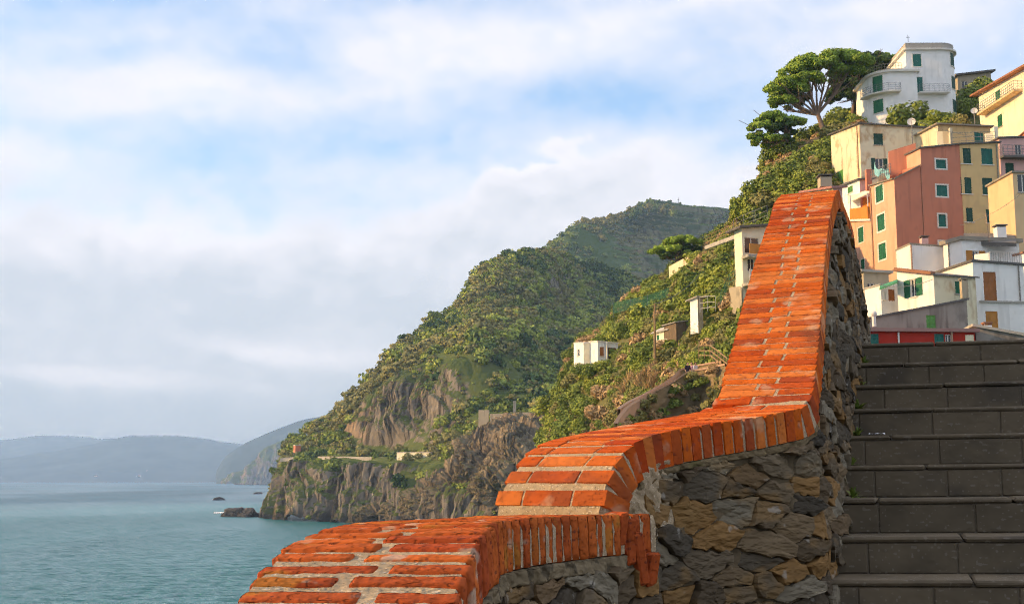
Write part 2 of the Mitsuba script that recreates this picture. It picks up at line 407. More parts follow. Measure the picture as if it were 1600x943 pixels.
FARH = [
    [(700, 600, 1000), (720, 520, 1060), (735, 470, 1120), (742, 455, 1200), (760, 470, 1300)],
    [(800, 600, 1000), (815, 500, 1080), (828, 430, 1180), (842, 396, 1260), (870, 420, 1400)],
    [(860, 600, 1000), (870, 500, 1080), (885, 420, 1180), (905, 352, 1320), (930, 380, 1450)],
    [(930, 600, 1000), (935, 500, 1100), (945, 420, 1220), (958, 346, 1380), (980, 380, 1500)],
    [(975, 600, 1000), (980, 500, 1100), (982, 420, 1240), (986, 372, 1350), (991, 328, 1440), (1010, 360, 1560)],
    [(1020, 600, 1000), (1022, 500, 1120), (1022, 420, 1270), (1024, 370, 1370), (1026, 317, 1480), (1040, 350, 1600)],
    [(1080, 600, 1010), (1080, 500, 1140), (1080, 420, 1300), (1081, 370, 1400), (1082, 325, 1500), (1090, 350, 1620)],
    [(1160, 600, 1020), (1160, 500, 1160), (1160, 420, 1320), (1160, 370, 1420), (1160, 330, 1520), (1165, 350, 1640)],
    [(1300, 600, 1040), (1300, 500, 1180), (1300, 420, 1340), (1300, 380, 1440), (1300, 345, 1540), (1300, 370, 1660)],
    [(1700, 600, 1040), (1700, 500, 1180), (1700, 420, 1340), (1700, 380, 1440), (1700, 360, 1540), (1700, 380, 1660)],
]


def terraces(G, n):
    # dry-stone steps below a wooded knoll on the upper slope
    k = np.clip((G[..., 0] - 100) / 50, 0, 1) * np.clip((G[..., 2] - 120) / 60, 0, 1)
    h = G[..., 2] / 9.0 + (meshkit.fbm(G * 0.006, 3, 2) - 0.5) * 2
    f = h - np.floor(h)
    return k * (0.5 - np.where(f < 0.8, f / 0.8, (1 - f) / 0.2)) * 6.0


GF = loft(FARH, 300, 520, 7.0, 0.012, terraces, seed=9)
structure('terraced_hill', grid_mesh(GF), 'far_ground', 'higher green hill with terraced fields behind the headland', 'hill', smooth=False)

# near slope under the town
NEAR = [
    [('w', 8, 230, -3), (835, 790, 205), (846, 700, 198), (862, 650, 192), (874, 605, 190), (888, 570, 192), (900, 545, 204), (925, 560, 260)],
    [('w', 9, 150, -3), (860, 800, 150), (872, 715, 154), (888, 660, 157), (906, 610, 160), (925, 572, 163), (950, 515, 188), (975, 545, 270)],
    [('w', 12, 118, -3), (930, 800, 130), (936, 700, 133), (952, 640, 137), (970, 590, 143), (984, 545, 152), (986, 500, 172), (982, 468, 195), (1010, 500, 270)],
    [('w', 14, 100, -3), (1000, 800, 112), (1006, 690, 116), (1017, 630, 120), (1031, 580, 126), (1036, 525, 137), (1042, 475, 158), (1052, 430, 186), (1085, 460, 270)],
    [('w', 16, 84, -3), (1070, 800, 97), (1075, 650, 102), (1085, 592, 107), (1091, 540, 117), (1096, 475, 132), (1096, 425, 152), (1108, 388, 172), (1150, 410, 260)],
    [('w', 18, 72, -3), (1140, 800, 86), (1146, 600, 93), (1150, 545, 103), (1150, 490, 115), (1152, 430, 127), (1152, 384, 137), (1166, 338, 152), (1215, 370, 240)],
    [('w', 20, 66, -3), (1200, 800, 80), (1206, 560, 92), (1206, 490, 106), (1206, 410, 122), (1205, 345, 132), (1201, 302, 136), (1215, 252, 156), (1262, 290, 240)],
    [('w', 22, 62, -3), (1260, 800, 76), (1266, 545, 90), (1270, 430, 108), (1272, 340, 122), (1272, 285, 128), (1276, 240, 144), (1292, 208, 164), (1335, 250, 240)],
    [('w', 26, 58, -3), (1330, 760, 72), (1332, 545, 92), (1342, 450, 114), (1346, 350, 124), (1344, 255, 140), (1342, 200, 150), (1345, 176, 172), (1390, 220, 240)],
    [('w', 30, 54, -3), (1420, 760, 70), (1420, 545, 92), (1420, 440, 114), (1420, 320, 128), (1420, 222, 143), (1425, 196, 152), (1440, 168, 180), (1470, 220, 240)],
    [('w', 40, 52, -3), (1530, 760, 70), (1530, 545, 94), (1530, 440, 114), (1530, 320, 128), (1530, 225, 144), (1530, 185, 154), (1545, 150, 185), (1570, 210, 240)],
    [('w', 70, 52, -3), (1900, 760, 74), (1900, 560, 96), (1900, 460, 114), (1900, 330, 128), (1900, 220, 140), (1900, 160, 156), (1900, 110, 185), (1900, 190, 240)],
]
GN = loft(NEAR, 340, 260, 1.1, 0.11, None, seed=14, extra=True)
structure('near_hillside', grid_mesh(GN), 'near_ground', 'steep sunlit slope of scrub and dry earth below the town', 'hillside')


# mountains across the bay, each ridge at its own distance
def range_mesh(sky_px, d0, d1, nx=160, ny=26, seed=3, amp=24):
    xs_, ys_ = np.array(sky_px, float).T
    u = np.linspace(xs_[0], xs_[-1], nx)
    top = PchipInterpolator(xs_, ys_)(u)
    G = np.zeros((nx, ny + 8, 3))
    for i in range(nx):
        foot, crest = P(u[i], 749, d0), P(u[i], top[i], d1)
        for j in range(ny):
            t = j / (ny - 1)
            G[i, j] = [foot[0] + (crest[0] - foot[0]) * t, d0 + (d1 - d0) * t, -3 + (crest[2] + 3) * t ** 0.85]
        for j in range(8):
            t = (j + 1) / 8
            G[i, ny + j] = [crest[0] + (crest[0] - foot[0]) * t, d1 + (d1 - d0) * 1.0 * t, crest[2] * (1 - t) - 3]
    w = np.clip(G[..., 2] / 60, 0, 1)
    rid = 1 - np.abs(2 * meshkit.fbm(G * [0.0016, 0.0008, 0.0016], 5, seed) - 1)
    G[..., 2] += (rid - 0.6) * amp * w
    G[..., 1] += (meshkit.fbm(G * 0.0011, 5, seed + 3) - 0.5) * amp * 14 * w
    return grid_mesh(G)


structure('distant_mountains', range_mesh([(-420, 692), (-250, 686), (-110, 690), (0, 688), (22, 686), (60, 681), (130, 681), (158, 686), (240, 684), (330, 690), (420, 698), (560, 712)], 10500, 12500, seed=3),
          'bay_mountain_ground', 'pale blue mountain ridge farthest across the bay', 'mountains')
structure('distant_mountains', range_mesh([(-200, 735), (-60, 722), (60, 708), (125, 698), (165, 688), (205, 681), (260, 681), (310, 685), (345, 691), (390, 700), (480, 712), (620, 720)], 7800, 9200, seed=13, amp=20),
          'bay_mountain_ground', 'blue middle ridge across the bay above the tiny village', 'mountains')
structure('distant_mountains', range_mesh([(338, 747), (352, 720), (372, 702), (400, 686), (440, 668), (480, 656), (520, 650), (600, 640), (720, 640), (900, 660)], 5200, 6300, seed=23, amp=22),
          'bay_mountain_ground', 'nearer blue mountain slope rising behind the headland', 'mountains')
CL = [
    [(352, 758.5, 4050), (356, 751, 4060), (360, 748, 4080), (364, 750, 4160)],
    [(368, 758.5, 3960), (376, 748, 3980), (384, 740, 4000), (396, 738, 4130)],
    [(388, 758.5, 3900), (392, 742, 3915), (404, 725, 3960), (416, 722, 4120)],
    [(410, 758.5, 3850), (414, 735, 3870), (420, 708, 3920), (430, 704, 4100)],
    [(440, 758.5, 3820), (444, 730, 3850), (446, 702, 3900), (456, 698, 4080)],
    [(480, 758.5, 3800), (484, 730, 3820), (486, 700, 3880), (496, 694, 4060)],
    [(600, 758.5, 3780), (604, 730, 3800), (606, 700, 3860), (616, 694, 4040)],
]
scene['bay_mountain_ground'] = rough(lambda p, n, uv: mix((0.022, 0.040, 0.035), (0.042, 0.055, 0.045), fbm(p.x * 0.004, p.y * 0.004, p.z * 0.006, 4)), 0.95, 0.1)
structure('distant_sea_cliff', grid_mesh(loft(CL, 160, 60, 12, 0.004, lambda G, n: (1 - np.abs(2 * meshkit.fbm(G * [0.03, 0.01, 0.006], 4, 8) - 1) - 0.6) * 60, seed=6)), 'headland_ground', 'pale hazy sea cliff beyond the headland', 'cliff')

# ------------------------------------------------------------------ the brick-topped parapet
# stations along the coping: right edge (px, py, depth), left edge (px, py, depth)
LOWER = [((705, 1010, 2.02), (255, 1050, 1.98)), ((722, 943, 2.18), (349, 943, 2.22)), ((735, 897, 2.32), (392, 897, 2.38)), ((750, 858, 2.47), (430, 860, 2.56)), ((764, 832, 2.62), (470, 838, 2.74)),
         ((776, 818, 2.76), (506, 824, 2.93)), ((790, 812, 2.94), (535, 818, 3.12)), ((838, 807, 3.18), (605, 813, 3.42)), ((896, 804.5, 3.46), (690, 809, 3.76)), ((960, 802.5, 3.76), (775, 805, 4.08)),
         ((1030, 801, 4.02), (860, 803, 4.36))]
UPPER = [((940, 812, 3.95), (771, 812, 4.30)), ((941.5, 799, 3.95), (771.5, 800, 4.30)), ((947, 779, 3.955), (775, 779, 4.305)), ((953, 754.5, 3.975), (785, 756, 4.32)), ((962, 730, 4.01), (803, 731, 4.36)),
         ((982, 703, 4.08), (823, 707, 4.43)), ((1004, 686, 4.19), (853, 690, 4.53)), ((1046, 673, 4.36), (902, 678, 4.68)), ((1090, 665, 4.51), (942, 670, 4.83)), ((1135, 658, 4.65), (981, 663, 4.97)),
         ((1180, 651.5, 4.77), (1016, 656.5, 5.12)), ((1222, 643.5, 4.88), (1052, 650, 5.26)), ((1256, 635, 5.0), (1096, 640, 5.41))]
RST = [(1269, 618, 5.13), (1275, 577, 5.37), (1281, 519, 5.71), (1285, 460, 6.10), (1289, 406.6, 6.51), (1293.5, 367, 6.85), (1298, 334, 7.16), (1303, 312, 7.46), (1308, 299.5, 7.89),
       (1312, 299, 8.35), (1319, 320, 8.95), (1327, 341, 9.8), (1333, 360, 10.5), (1337, 390, 10.9), (1338.5, 430, 11.02), (1340, 485, 11.1)]
LEDGE = np.array([(1113, 633), (1124, 609), (1140, 551), (1153, 508), (1166, 450), (1180, 406.6), (1193, 365), (1207, 329), (1221, 308), (1229, 302.6), (1234, 300.5)], float)
THETA = [33, 30, 28, 26, 25, 24, 23, 22.5, 22] + [21] * 7


def st_pairs(st):
    return np.array([P(*a) for a, b in st]), np.array([P(*b) for a, b in st])


loR, loL = st_pairs(LOWER)
upR, upL = st_pairs(UPPER)
ext = []
for i, r in enumerate(RST):
    R = P(*r)
    if i < 9:
        vx = 800 - FPX / math.tan(math.radians(THETA[i]))
        k = (749 - r[1]) / (r[0] - vx)
        yy = np.linspace(640, 296, 3000)
        xx = np.interp(-yy, -LEDGE[:, 1], LEDGE[:, 0])
        j = np.argmin(np.abs(yy - (r[1] + k * (r[0] - xx))))
        w = ray(xx[j], yy[j])
        L = np.array([0, 0, EYE]) + w * ((R[2] - EYE) / w[2])
        wid = np.linalg.norm(L - R)
        if not 0.36 < wid < 0.55:
            L = R + (L - R) * np.clip(wid, 0.38, 0.52) / wid
    else:
        a = math.radians(21)
        L = R + 0.40 * np.array([-math.cos(a), math.sin(a), 0])
    ext.append((R, L))
upR = np.vstack([upR, [e[0] for e in ext]])
upL = np.vstack([upL, [e[1] for e in ext]])


class Ribbon:
    def __init__(self, R, L):
        c = (R + L) / 2
        self.s = np.concatenate([[0], np.cumsum(np.linalg.norm(np.diff(c, axis=0), axis=1))])
        self.fR, self.fL = PchipInterpolator(self.s, R), PchipInterpolator(self.s, L)
        self.len = self.s[-1]

    def frame(self, s):
        s = np.clip(s, 0.0, self.len)
        R, L = self.fR(s), self.fL(s)
        e = 0.03
        a, b = np.clip(s - e, 0, self.len), np.clip(s + e, 0, self.len)
        t = ((self.fR(b) + self.fL(b)) - (self.fR(a) + self.fL(a)))
        w = L - R
        w /= np.linalg.norm(w)
        n = np.cross(t, w)
        n /= np.linalg.norm(n)
        return R, L, np.cross(w, n), n


low, upp = Ribbon(loR, loL), Ribbon(upR, upL)
WALL = thing('parapet_wall', 'stone parapet wall with an orange brick coping that dips, curves and sweeps up beside the steps', 'wall')


def brick_box(nx, ny, nz, r, rough_, seed):
    """a worn brick on the unit box: x along 0..1 scaled later; returns vertices in [0,1]^3 plus faces, rounding done in metres by the caller"""
    f, v, idx = [], [], {}

    def vid(i, j, k):
        if (i, j, k) not in idx:
            idx[(i, j, k)] = len(v)
            v.append((i / nx, j / ny, k / nz))
        return idx[(i, j, k)]
    for (A, B, Cc, fix) in ((nx, ny, 0, 'z0'), (nx, ny, nz, 'z1'), (nx, nz, 0, 'y0'), (nx, nz, ny, 'y1'), (ny, nz, 0, 'x0'), (ny, nz, nx, 'x1')):
        for a in range(A):
            for b in range(B):
                if fix[0] == 'z':
                    q = [vid(a, b, Cc), vid(a + 1, b, Cc), vid(a + 1, b + 1, Cc), vid(a, b + 1, Cc)]
                    rev = fix == 'z0'
                elif fix[0] == 'y':
                    q = [vid(a, Cc, b), vid(a + 1, Cc, b), vid(a + 1, Cc, b + 1), vid(a, Cc, b + 1)]
                    rev = fix == 'y1'
                else:
                    q = [vid(Cc, a, b), vid(Cc, a + 1, b), vid(Cc, a + 1, b + 1), vid(Cc, a, b + 1)]
                    rev = fix == 'x0'
                if rev:
                    q = q[::-1]
                f += [[q[0], q[1], q[2]], [q[0], q[2], q[3]]]
    return np.array(v, float), np.array(f)


BRK = {}


def lay_brick(rib, s, a0, a1, th, dep, bsdf, res, rnd, wear, lift=0.0, parent=WALL, flat=False):
    """one brick of a row at s: from a0 to a1 across the coping (0 right, 1 left), th thick along it, dep deep"""
    R, L, t, n = rib.frame(s)
    W = np.linalg.norm(L - R)
    if res not in BRK:
        BRK[res] = brick_box(*res, 0, 0, 0)
    v, f = BRK[res]
    size = np.array([(a1 - a0) * W, th, dep])
    q = (v - 0.5) * size
    core = size / 2 - rnd
    # pull the outer layer in to round the edges
    cl = np.clip(q, -core, core)
    d = q - cl
    ln = np.linalg.norm(d, axis=1, keepdims=True)
    q = cl + np.where(ln > 1e-9, d / np.maximum(ln, 1e-9) * np.minimum(ln, rnd), 0)
    off = rng.uniform(0, 50, 3)
    nn = q / (np.linalg.norm(q / size, axis=1, keepdims=True) * size + 1e-9)
    q = q + nn * ((meshkit.fbm((q + off) * 28, 3, 1) - 0.5) * 2 * wear)[:, None]
    corner = (np.abs(v - 0.5).max(1) > 0.49) & ((np.abs(v - 0.5) > 0.4).sum(1) >= 2)
    q[corner] *= 1 - (wear * 6) * rng.random((corner.sum(), 1)) ** 2
    skew = rng.normal(0, 0.012)
    x = (a0 + a1) / 2 + q[:, 0] / W
    pts = R + x[:, None] * (L - R) + (q[:, 1] + q[:, 0] * skew)[:, None] * t + (q[:, 2] - dep / 2 + lift)[:, None] * n
    # q z axis: v z=1 is the top
    m = trimesh.Trimesh(pts, f, process=False)
    if m.volume < 0:
        m.faces = m.faces[:, ::-1]
    put('brick', m, bsdf, parent, smooth=not flat, uv=rng.random(2))


# lower coping: two worn bricks to a row
s, k = 0.02, 0
while s < low.len - 0.02:
    px_, py_ = pix(low.frame(s)[0])
    close = s < 1.05
    j = 0.46 + 0.08 * (k % 2) * 1.0 + rng.normal(0, 0.025) if close else 0.5 + rng.normal(0, 0.02)
    j = (0.42 if k % 2 else 0.56) + rng.normal(0, 0.02)
    W = np.linalg.norm(low.frame(s)[1] - low.frame(s)[0])
    g = 0.026 / W
    res = (22, 5, 8) if close else (10, 4, 6)
    th = 0.052 * rng.uniform(0.92, 1.08) if close else 0.046 * rng.uniform(0.8, 1.15)
    r_in = rng.uniform(0.0, 0.02)
    lay_brick(low, s, 0.0 + r_in, j - g / 2, th, 0.125, 'brick_worn', res, 0.007, 0.0026, lift=rng.normal(0, 0.0015))
    lay_brick(low, s, j + g / 2, 1.0 - rng.uniform(0, 0.05), th, 0.125, 'brick_worn', res, 0.007, 0.0026, lift=rng.normal(0, 0.0015))
    s += 0.079 if close else 0.071
    k += 1

# upper coping
s, k = 0.075, 0
rows_u = []
first_pitch = [0.083, 0.082, 0.08, 0.078, 0.076]
S_STEEP = upp.s[13]
while s < upp.len - 0.02:
    rows_u.append(s)
    s += first_pitch[k] if k < len(first_pitch) else (0.0685 if s < S_STEEP else 0.0628)
    k += 1
S_CREST = upp.s[21] + 0.25
for k, s in enumerate(rows_u):
    R, L, t, n = upp.frame(s)
    W = np.linalg.norm(L - R)
    if k < 7:
        cuts = [0, 0.30 + rng.normal(0, 0.012) - 0.012 * k * 0, 0.765 + rng.normal(0, 0.012), 1]
        gap, th, res = 0.010, 0.054, (10, 4, 6)
    elif s < S_STEEP:
        cuts = [0, (0.40 if k % 2 else 0.60) + rng.normal(0, 0.02), 1]
        gap, th, res = 0.012, 0.056, (10, 4, 5)
    elif s < S_CREST:
        cuts = [0, (0.385 if k % 2 else 0.615) + rng.normal(0, 0.015), 1]
        gap, th, res = 0.014, 0.0555, (8, 3, 3)
    else:
        cuts = [0, 1]
        gap, th, res = 0.01, 0.055, (4, 2, 2)
    for a, b in zip(cuts[:-1], cuts[1:]):
        a2 = a + (gap / W / 2 if a > 0 else rng.uniform(0, 0.008))
        b2 = b - (gap / W / 2 if b < 1 else rng.uniform(0, 0.008))
        lay_brick(upp, s, a2, b2, th * rng.uniform(0.97, 1.03), 0.125, 'brick_fired', res, 0.0028, 0.0009, lift=abs(rng.normal(0, 0.0012)), flat=True)


def coping_core(rib, s0, s1, ds, top, side, depth, amp, seed):
    ss = np.arange(s0, s1, ds)
    prof = []
    for s in ss:
        R, L, t, n = rib.frame(s)
        w = (L - R) / np.linalg.norm(L - R)
        W = np.linalg.norm(L - R)
        ring = []
        for x, h in [(side, -depth), *[(side, -h) for h in np.linspace(depth * 0.8, 0.03, 4)], *[(x, -top) for x in np.linspace(side + 0.01, W - side - 0.01, 16)], *[(W - side, -h) for h in np.linspace(0.03, depth, 5)]]:
            ring.append(R + w * x + n * h)
        prof.append(ring)
    G = np.array(prof)
    du, dv = np.gradient(G, axis=0), np.gradient(G, axis=1)
    nn = np.cross(du, dv)
    nn /= np.linalg.norm(nn, axis=-1, keepdims=True) + 1e-12
    c = G.mean(1, keepdims=True)
    nn *= np.sign((nn * (G - c)).sum(-1, keepdims=True) + 1e-12)
    G = G + nn * ((meshkit.fbm(G * 45, 4, seed) - 0.5) * 2 * amp)[..., None]
    m = grid_mesh(G)
    ends = [trimesh.Trimesh(np.vstack([G[e], G[e].mean(0)[None]]), [[i, i + 1, len(G[e])] for i in range(len(G[e]) - 1)], process=False) for e in (0, -1)]
    return cat([m, *ends])


put('coping_mortar', coping_core(low, 0.0, low.len, 0.012, 0.0062, 0.0105, 0.122, 0.0040, 3), 'mortar', WALL, smooth=40)
put('coping_mortar', coping_core(upp, 0.0, S_STEEP, 0.012, 0.0038, 0.0085, 0.124, 0.0026, 4), 'mortar', WALL, smooth=40)
put('coping_mortar', coping_core(upp, S_STEEP - 0.01, upp.len, 0.03, 0.0034, 0.006, 0.124, 0.0008, 5), 'mortar', WALL, smooth=40)


# body of the wall under the coping: the face that looks to the steps is a curved surface (s along, v down)
class Face:
    def __init__(self, rib, s0, s1, dep=0.128, batter=0.02, batter2=None, inset=0.012, n=240):
        self.ss = np.linspace(s0, s1, n)
        top, out = [], []
        for s in self.ss:
            R, L, t, nr = rib.frame(s)
            o = R - L
            o[2] = 0
            o /= np.linalg.norm(o)
            top.append(R - nr * dep - o * inset)
            out.append(o)
        top, out = np.array(top), np.array(out)
        # keep the plan line moving forward where the coping rolls over
        self.top, self.out = top, out
        d = np.linalg.norm(np.diff(top[:, :2], axis=0), axis=1)
        self.u = np.concatenate([[0], np.cumsum(np.maximum(d, 1e-4))])
        self.bat = np.interp(np.linspace(0, 1, n), [0, 0.12, 0.24, 1], batter if np.ndim(batter) else [batter] * 4)

    def at(self, u, v, h=0.0):
        """u along the plan (m), v height below the eye plane + 4 (m, absolute height z), h out"""
        i = np.interp(u, self.u, np.arange(len(self.u)))
        a = np.stack([np.interp(u, self.u, self.top[:, k]) for k in range(3)], -1)
        o = np.stack([np.interp(u, self.u, self.out[:, k]) for k in range(3)], -1)
        o = o / np.linalg.norm(o, axis=-1, keepdims=True)
        b = np.interp(u, self.u, self.bat)
        drop = np.maximum(a[..., 2] - v, 0)
        p = a + o * (b * np.minimum(drop, 1.2) + h)[..., None]
        p[..., 2] = v
        return p, a[..., 2]

    def ztop(self, u):
        return np.interp(u, self.u, self.top[:, 2])


def monotone(face):
    """drop points where the plan line turns back"""
    keep = [0]
    for i in range(1, len(face.ss)):
        if (face.top[i, :2] - face.top[keep[-1], :2]) @ (face.top[min(i + 6, len(face.ss) - 1), :2] - face.top[keep[-1], :2]) > 0 and np.linalg.norm(face.top[i, :2] - face.top[keep[-1], :2]) > 0.004:
            keep.append(i)
    face.top, face.out, face.bat, face.ss = face.top[keep], face.out[keep], face.bat[keep], face.ss[keep]
    d = np.linalg.norm(np.diff(face.top[:, :2], axis=0), axis=1)
    face.u = np.concatenate([[0], np.cumsum(d)])
    return face


i_up = 6
faceL = monotone(Face(low, 0.0, low.len, batter=0.04))
faceU = monotone(Face(upp, upp.s[6] - 0.12, upp.s[26], batter=[0.02, 0.025, 0.06, 0.12]))


def stair_z(p):
    return -9.0


def stones(face, u0, u1, zlow, ztop_gap, lx, lz, seed, limit=400, grow=None):
    """irregular rubble: cells of a stretched Voronoi pattern, each its own stone"""
    r = np.random.default_rng(seed)
    zmax = face.ztop(np.linspace(u0, u1, 50)).max()
    pts = []
    z = zlow - 0.1
    while z < zmax + 0.2:
        rowh = lz * r.uniform(0.65, 1.4)
        u = u0 - 0.3 + r.uniform(0, lx)
        while u < u1 + 0.3:
            g = 1.0 if grow is None else grow(u)
            w = lx * g * r.choice([0.35, 0.6, 0.9, 1.3, 1.8])
            pts.append((u + w / 2, z + rowh / 2 + r.normal(0, lz * 0.30)))
            u += w
        z += rowh
    pts = np.array(pts)
    sc = np.array([0.40, 1.0])
    vor = Voronoi(pts * sc)
    uu = np.linspace(u0, u1, 90)
    region = Polygon([(u0, zlow), (u1, zlow), *[(a, face.ztop(a) - ztop_gap) for a in uu[::-1]]]).buffer(0)
    made, rest = 0, []
    for i in np.argsort(pts[:, 0]):        # nearest first
        reg = vor.regions[vor.point_region[i]]
        if -1 in reg or len(reg) < 3:
            continue
        poly = Polygon(vor.vertices[reg] / sc).intersection(region)
        if poly.is_empty or poly.geom_type != 'Polygon' or poly.area < 0.0012:
            continue
        poly = poly.buffer(-r.uniform(0.002, 0.005), join_style=2)
        if poly.is_empty or poly.geom_type != 'Polygon' or poly.area < 0.001:
            continue
        c0, ar = np.array(poly.centroid.coords[0]), poly.area
        pc, za = face.at(c0[0], c0[1])
        # leave out what lies under the steps or below the ground
        if pc[2] < stair_floor(pc) - 0.12:
            continue
        ring = np.array(poly.exterior.segmentize(0.035).coords)[:-1]
        ring = ring + r.normal(0, 0.005, ring.shape)
        c = ring.mean(0)
        tilt = r.normal(0, 0.12, 2)
        proud = r.uniform(0.002, 0.032)
        layers = []
        for scl, hh in ((1.0, -0.05), (1.0, proud - 0.012), (0.975, proud - 0.001), (0.80, proud + 0.001), (0.42, proud + 0.002)):
            q = c + (ring - c) * scl
            h = hh + ((q - c) @ tilt) * (0.75 if hh > -0.04 else 0)
            if hh > -0.04:
                nz_ = meshkit.noise(np.column_stack([q * [9, 24], q[:, :1] * 0 + i * 3.1]), 5)
                h = h + (np.round(nz_ * 3) / 3 - 0.5) * 0.020
            layers.append(face.at(q[:, 0], q[:, 1], h)[0])
        cp = face.at(c[0], c[1], proud + 0.006 + r.normal(0, 0.003))[0]
        m, V = len(ring), np.vstack(layers + [cp[None]])
        F = []
        for l in range(len(layers) - 1):
            for j in range(m):
                a, b = l * m + j, l * m + (j + 1) % m
                F += [[a, b, b + m], [a, b + m, a + m]]
        o = (len(layers) - 1) * m
        F += [[o + j, o + (j + 1) % m, len(V) - 1] for j in range(m)]
        mesh = trimesh.Trimesh(V, F, process=False)
        tone = (r.random(), r.random())
        if made < limit:
            put('stone', mesh, 'wall_stone', WALL, smooth=False, uv=tone)
            made += 1
        else:
            rest.append((mesh, tone))
    if rest:
        put('rubble', cat([m for m, _ in rest]), 'wall_stone', WALL, uv=np.vstack([np.tile(t, (len(m.vertices), 1)) for m, t in rest]), kind='stuff', label='the farthest small stones of the parapet')
    return made


# ------------------------------------------------------------------ the steps
YAW = math.radians(18.25)
SD = np.array([math.sin(YAW), math.cos(YAW), 0])
SR = np.array([math.cos(math.radians(9)), -math.sin(math.radians(9)), 0.012])       # the steps run a little askew to the wall
P0 = np.array([1.6103, 5.9637, EYE - 0.0918])
RISE, TREAD = 0.165, 0.372


def nosing(k):
    return P0 + SD * TREAD * k + np.array([0, 0, RISE * k])


def stair_floor(p):
    """height of the steps' top surface at p"""
    k = np.clip(np.floor((np.asarray(p)[..., :2] - P0[:2]) @ SD[:2] / TREAD), -7, 6)
    return P0[2] + RISE * k


K0, K1 = -7, 6
STEPS = thing('stone_steps', 'flight of dark grey stone steps with block risers, shaded by the parapet', 'steps')
X0, X1 = -0.22, 2.9
core = []
for k in range(K0, K1 + 1):
    a = nosing(k)
    core.append(hexa(a + SR * (X0 + X1) / 2 + SD * 1.018 + np.array([0, 0, -0.028 - 0.6]), SR * (X1 - X0) / 2, SD * 1.0, np.array([0, 0, 0.6])))
put('core', cat(core), 'step_mortar', STEPS)


def worn_block(c, ax, ay, az, seed, bev=0.006):
    """a stone block with chamfered, slightly uneven edges"""
    r = np.random.default_rng(seed)
    L = np.array([np.linalg.norm(ax), np.linalg.norm(ay), np.linalg.norm(az)])
    v = []
    for sx in (-1, 1):
        for sy in (-1, 1):
            for sz in (-1, 1):
                for d in range(3):
                    q = np.array([sx, sy, sz], float)
                    for e in range(3):
                        if e != d:
                            q[e] *= 1 - bev * r.uniform(0.7, 1.5) / L[e]
                    v.append(q[0] * np.asarray(ax) + q[1] * np.asarray(ay) + q[2] * np.asarray(az) + c)
    return trimesh.convex.convex_hull(np.array(v))


def fine_block(c, ax, ay, az, seed, bev=0.006):
    m = worn_block(c, ax, ay, az, seed, bev)
    return m


for k in range(K0, K1 + 1):
    a = nosing(k)
    r = np.random.default_rng(100 + k)
    # riser blocks
    x = X0 + r.uniform(-0.12, 0)
    while x < X1:
        w = r.uniform(0.30, 0.46)
        if r.random() < 0.15:
            w *= 0.7
        c = a + SR * (x + w / 2) + SD * (0.010 + r.normal(0, 0.0015) + 0.09) + np.array([0, 0, -0.026 - (RISE - 0.028) / 2 - 0.001])
        put('riser_block', fine_block(c, SR * (w / 2 - 0.0014), SD * 0.09, np.array([0, 0, (RISE - 0.029) / 2]), int(r.integers(1 << 30))), 'step_stone', STEPS, uv=(r.random(), r.random()))
        x += w
    # tread slabs with a small nosing
    x = X0 + r.uniform(-0.5, 0)
    dep = TREAD + 0.02 if k < K1 else 0.5
    while x < X1:
        w = r.uniform(0.6, 0.95)
        c = a + SR * (x + w / 2) + SD * (dep / 2 + r.normal(0, 0.003)) + np.array([0, 0, -0.0125 + r.normal(0, 0.0012)])
        put('tread_slab', fine_block(c, SR * (w / 2 - 0.003), SD * dep / 2, np.array([0, 0, 0.0125]), int(r.integers(1 << 30)), 0.009), 'slab_stone', STEPS, uv=(r.random(), r.random()))
        x += w

# rubble of the parapet
n1 = stones(faceL, 0.0, faceL.u[-1], EYE - 0.62, 0.035, 0.25, 0.072, 21, limit=48)
U_C = np.interp(upp.s[13], faceU.ss, faceU.u)
n2 = stones(faceU, 0.06, faceU.u[-1], EYE - 0.80, 0.022, 0.25, 0.066, 22, limit=250, grow=lambda u: 1.0 if u < U_C + 0.4 else 1.5)
print('stones', n1, n2, 'bricks', _count[WALL + '__brick'] + 1)


def wall_body(face, zlow, left_z, thick, inset=0.014, nv=40, top_in=0.002):
    """the body behind the stones: right face, and a plain sea-side face"""
    U = face.u
    G = []
    for u in U:
        zt = face.ztop(u) - top_in
        zz = np.linspace(zlow, zt, nv)
        p = face.at(np.full(nv, u), zz, np.full(nv, -inset))[0]
        G.append(p)
    G = np.array(G)
    h = (meshkit.fbm(G * 16, 4, 8) - 0.35) * 0.035
    h[:, -4:] *= 0.4
    G = G + face.out[:, None, :] * h[..., None]
    back = G[:, [-1, 0]].copy()
    back[:, 0] = face.top - face.out * thick
    back[:, 0, 2] = face.top[:, 2] - 0.004
    back[:, 1] = face.top - face.out * (thick + 0.02)
    back[:, 1, 2] = left_z
    A = np.concatenate([G, back], 1)
    m = grid_mesh(A)
    ends = []
    for e in (0, -1):
        q = A[e]
        ends.append(trimesh.Trimesh(np.vstack([q, q.mean(0)[None]]), [[i, (i + 1) % len(q), len(q)] for i in range(len(q))], process=False))
    return cat([m, *ends])


put('wall_core', wall_body(faceL, EYE - 1.9, EYE - 2.5, 0.44), 'wall_mortar', WALL, smooth=40)
put('wall_core', wall_body(faceU, EYE - 1.9, EYE - 2.5, 0.36), 'wall_mortar', WALL, smooth=40)


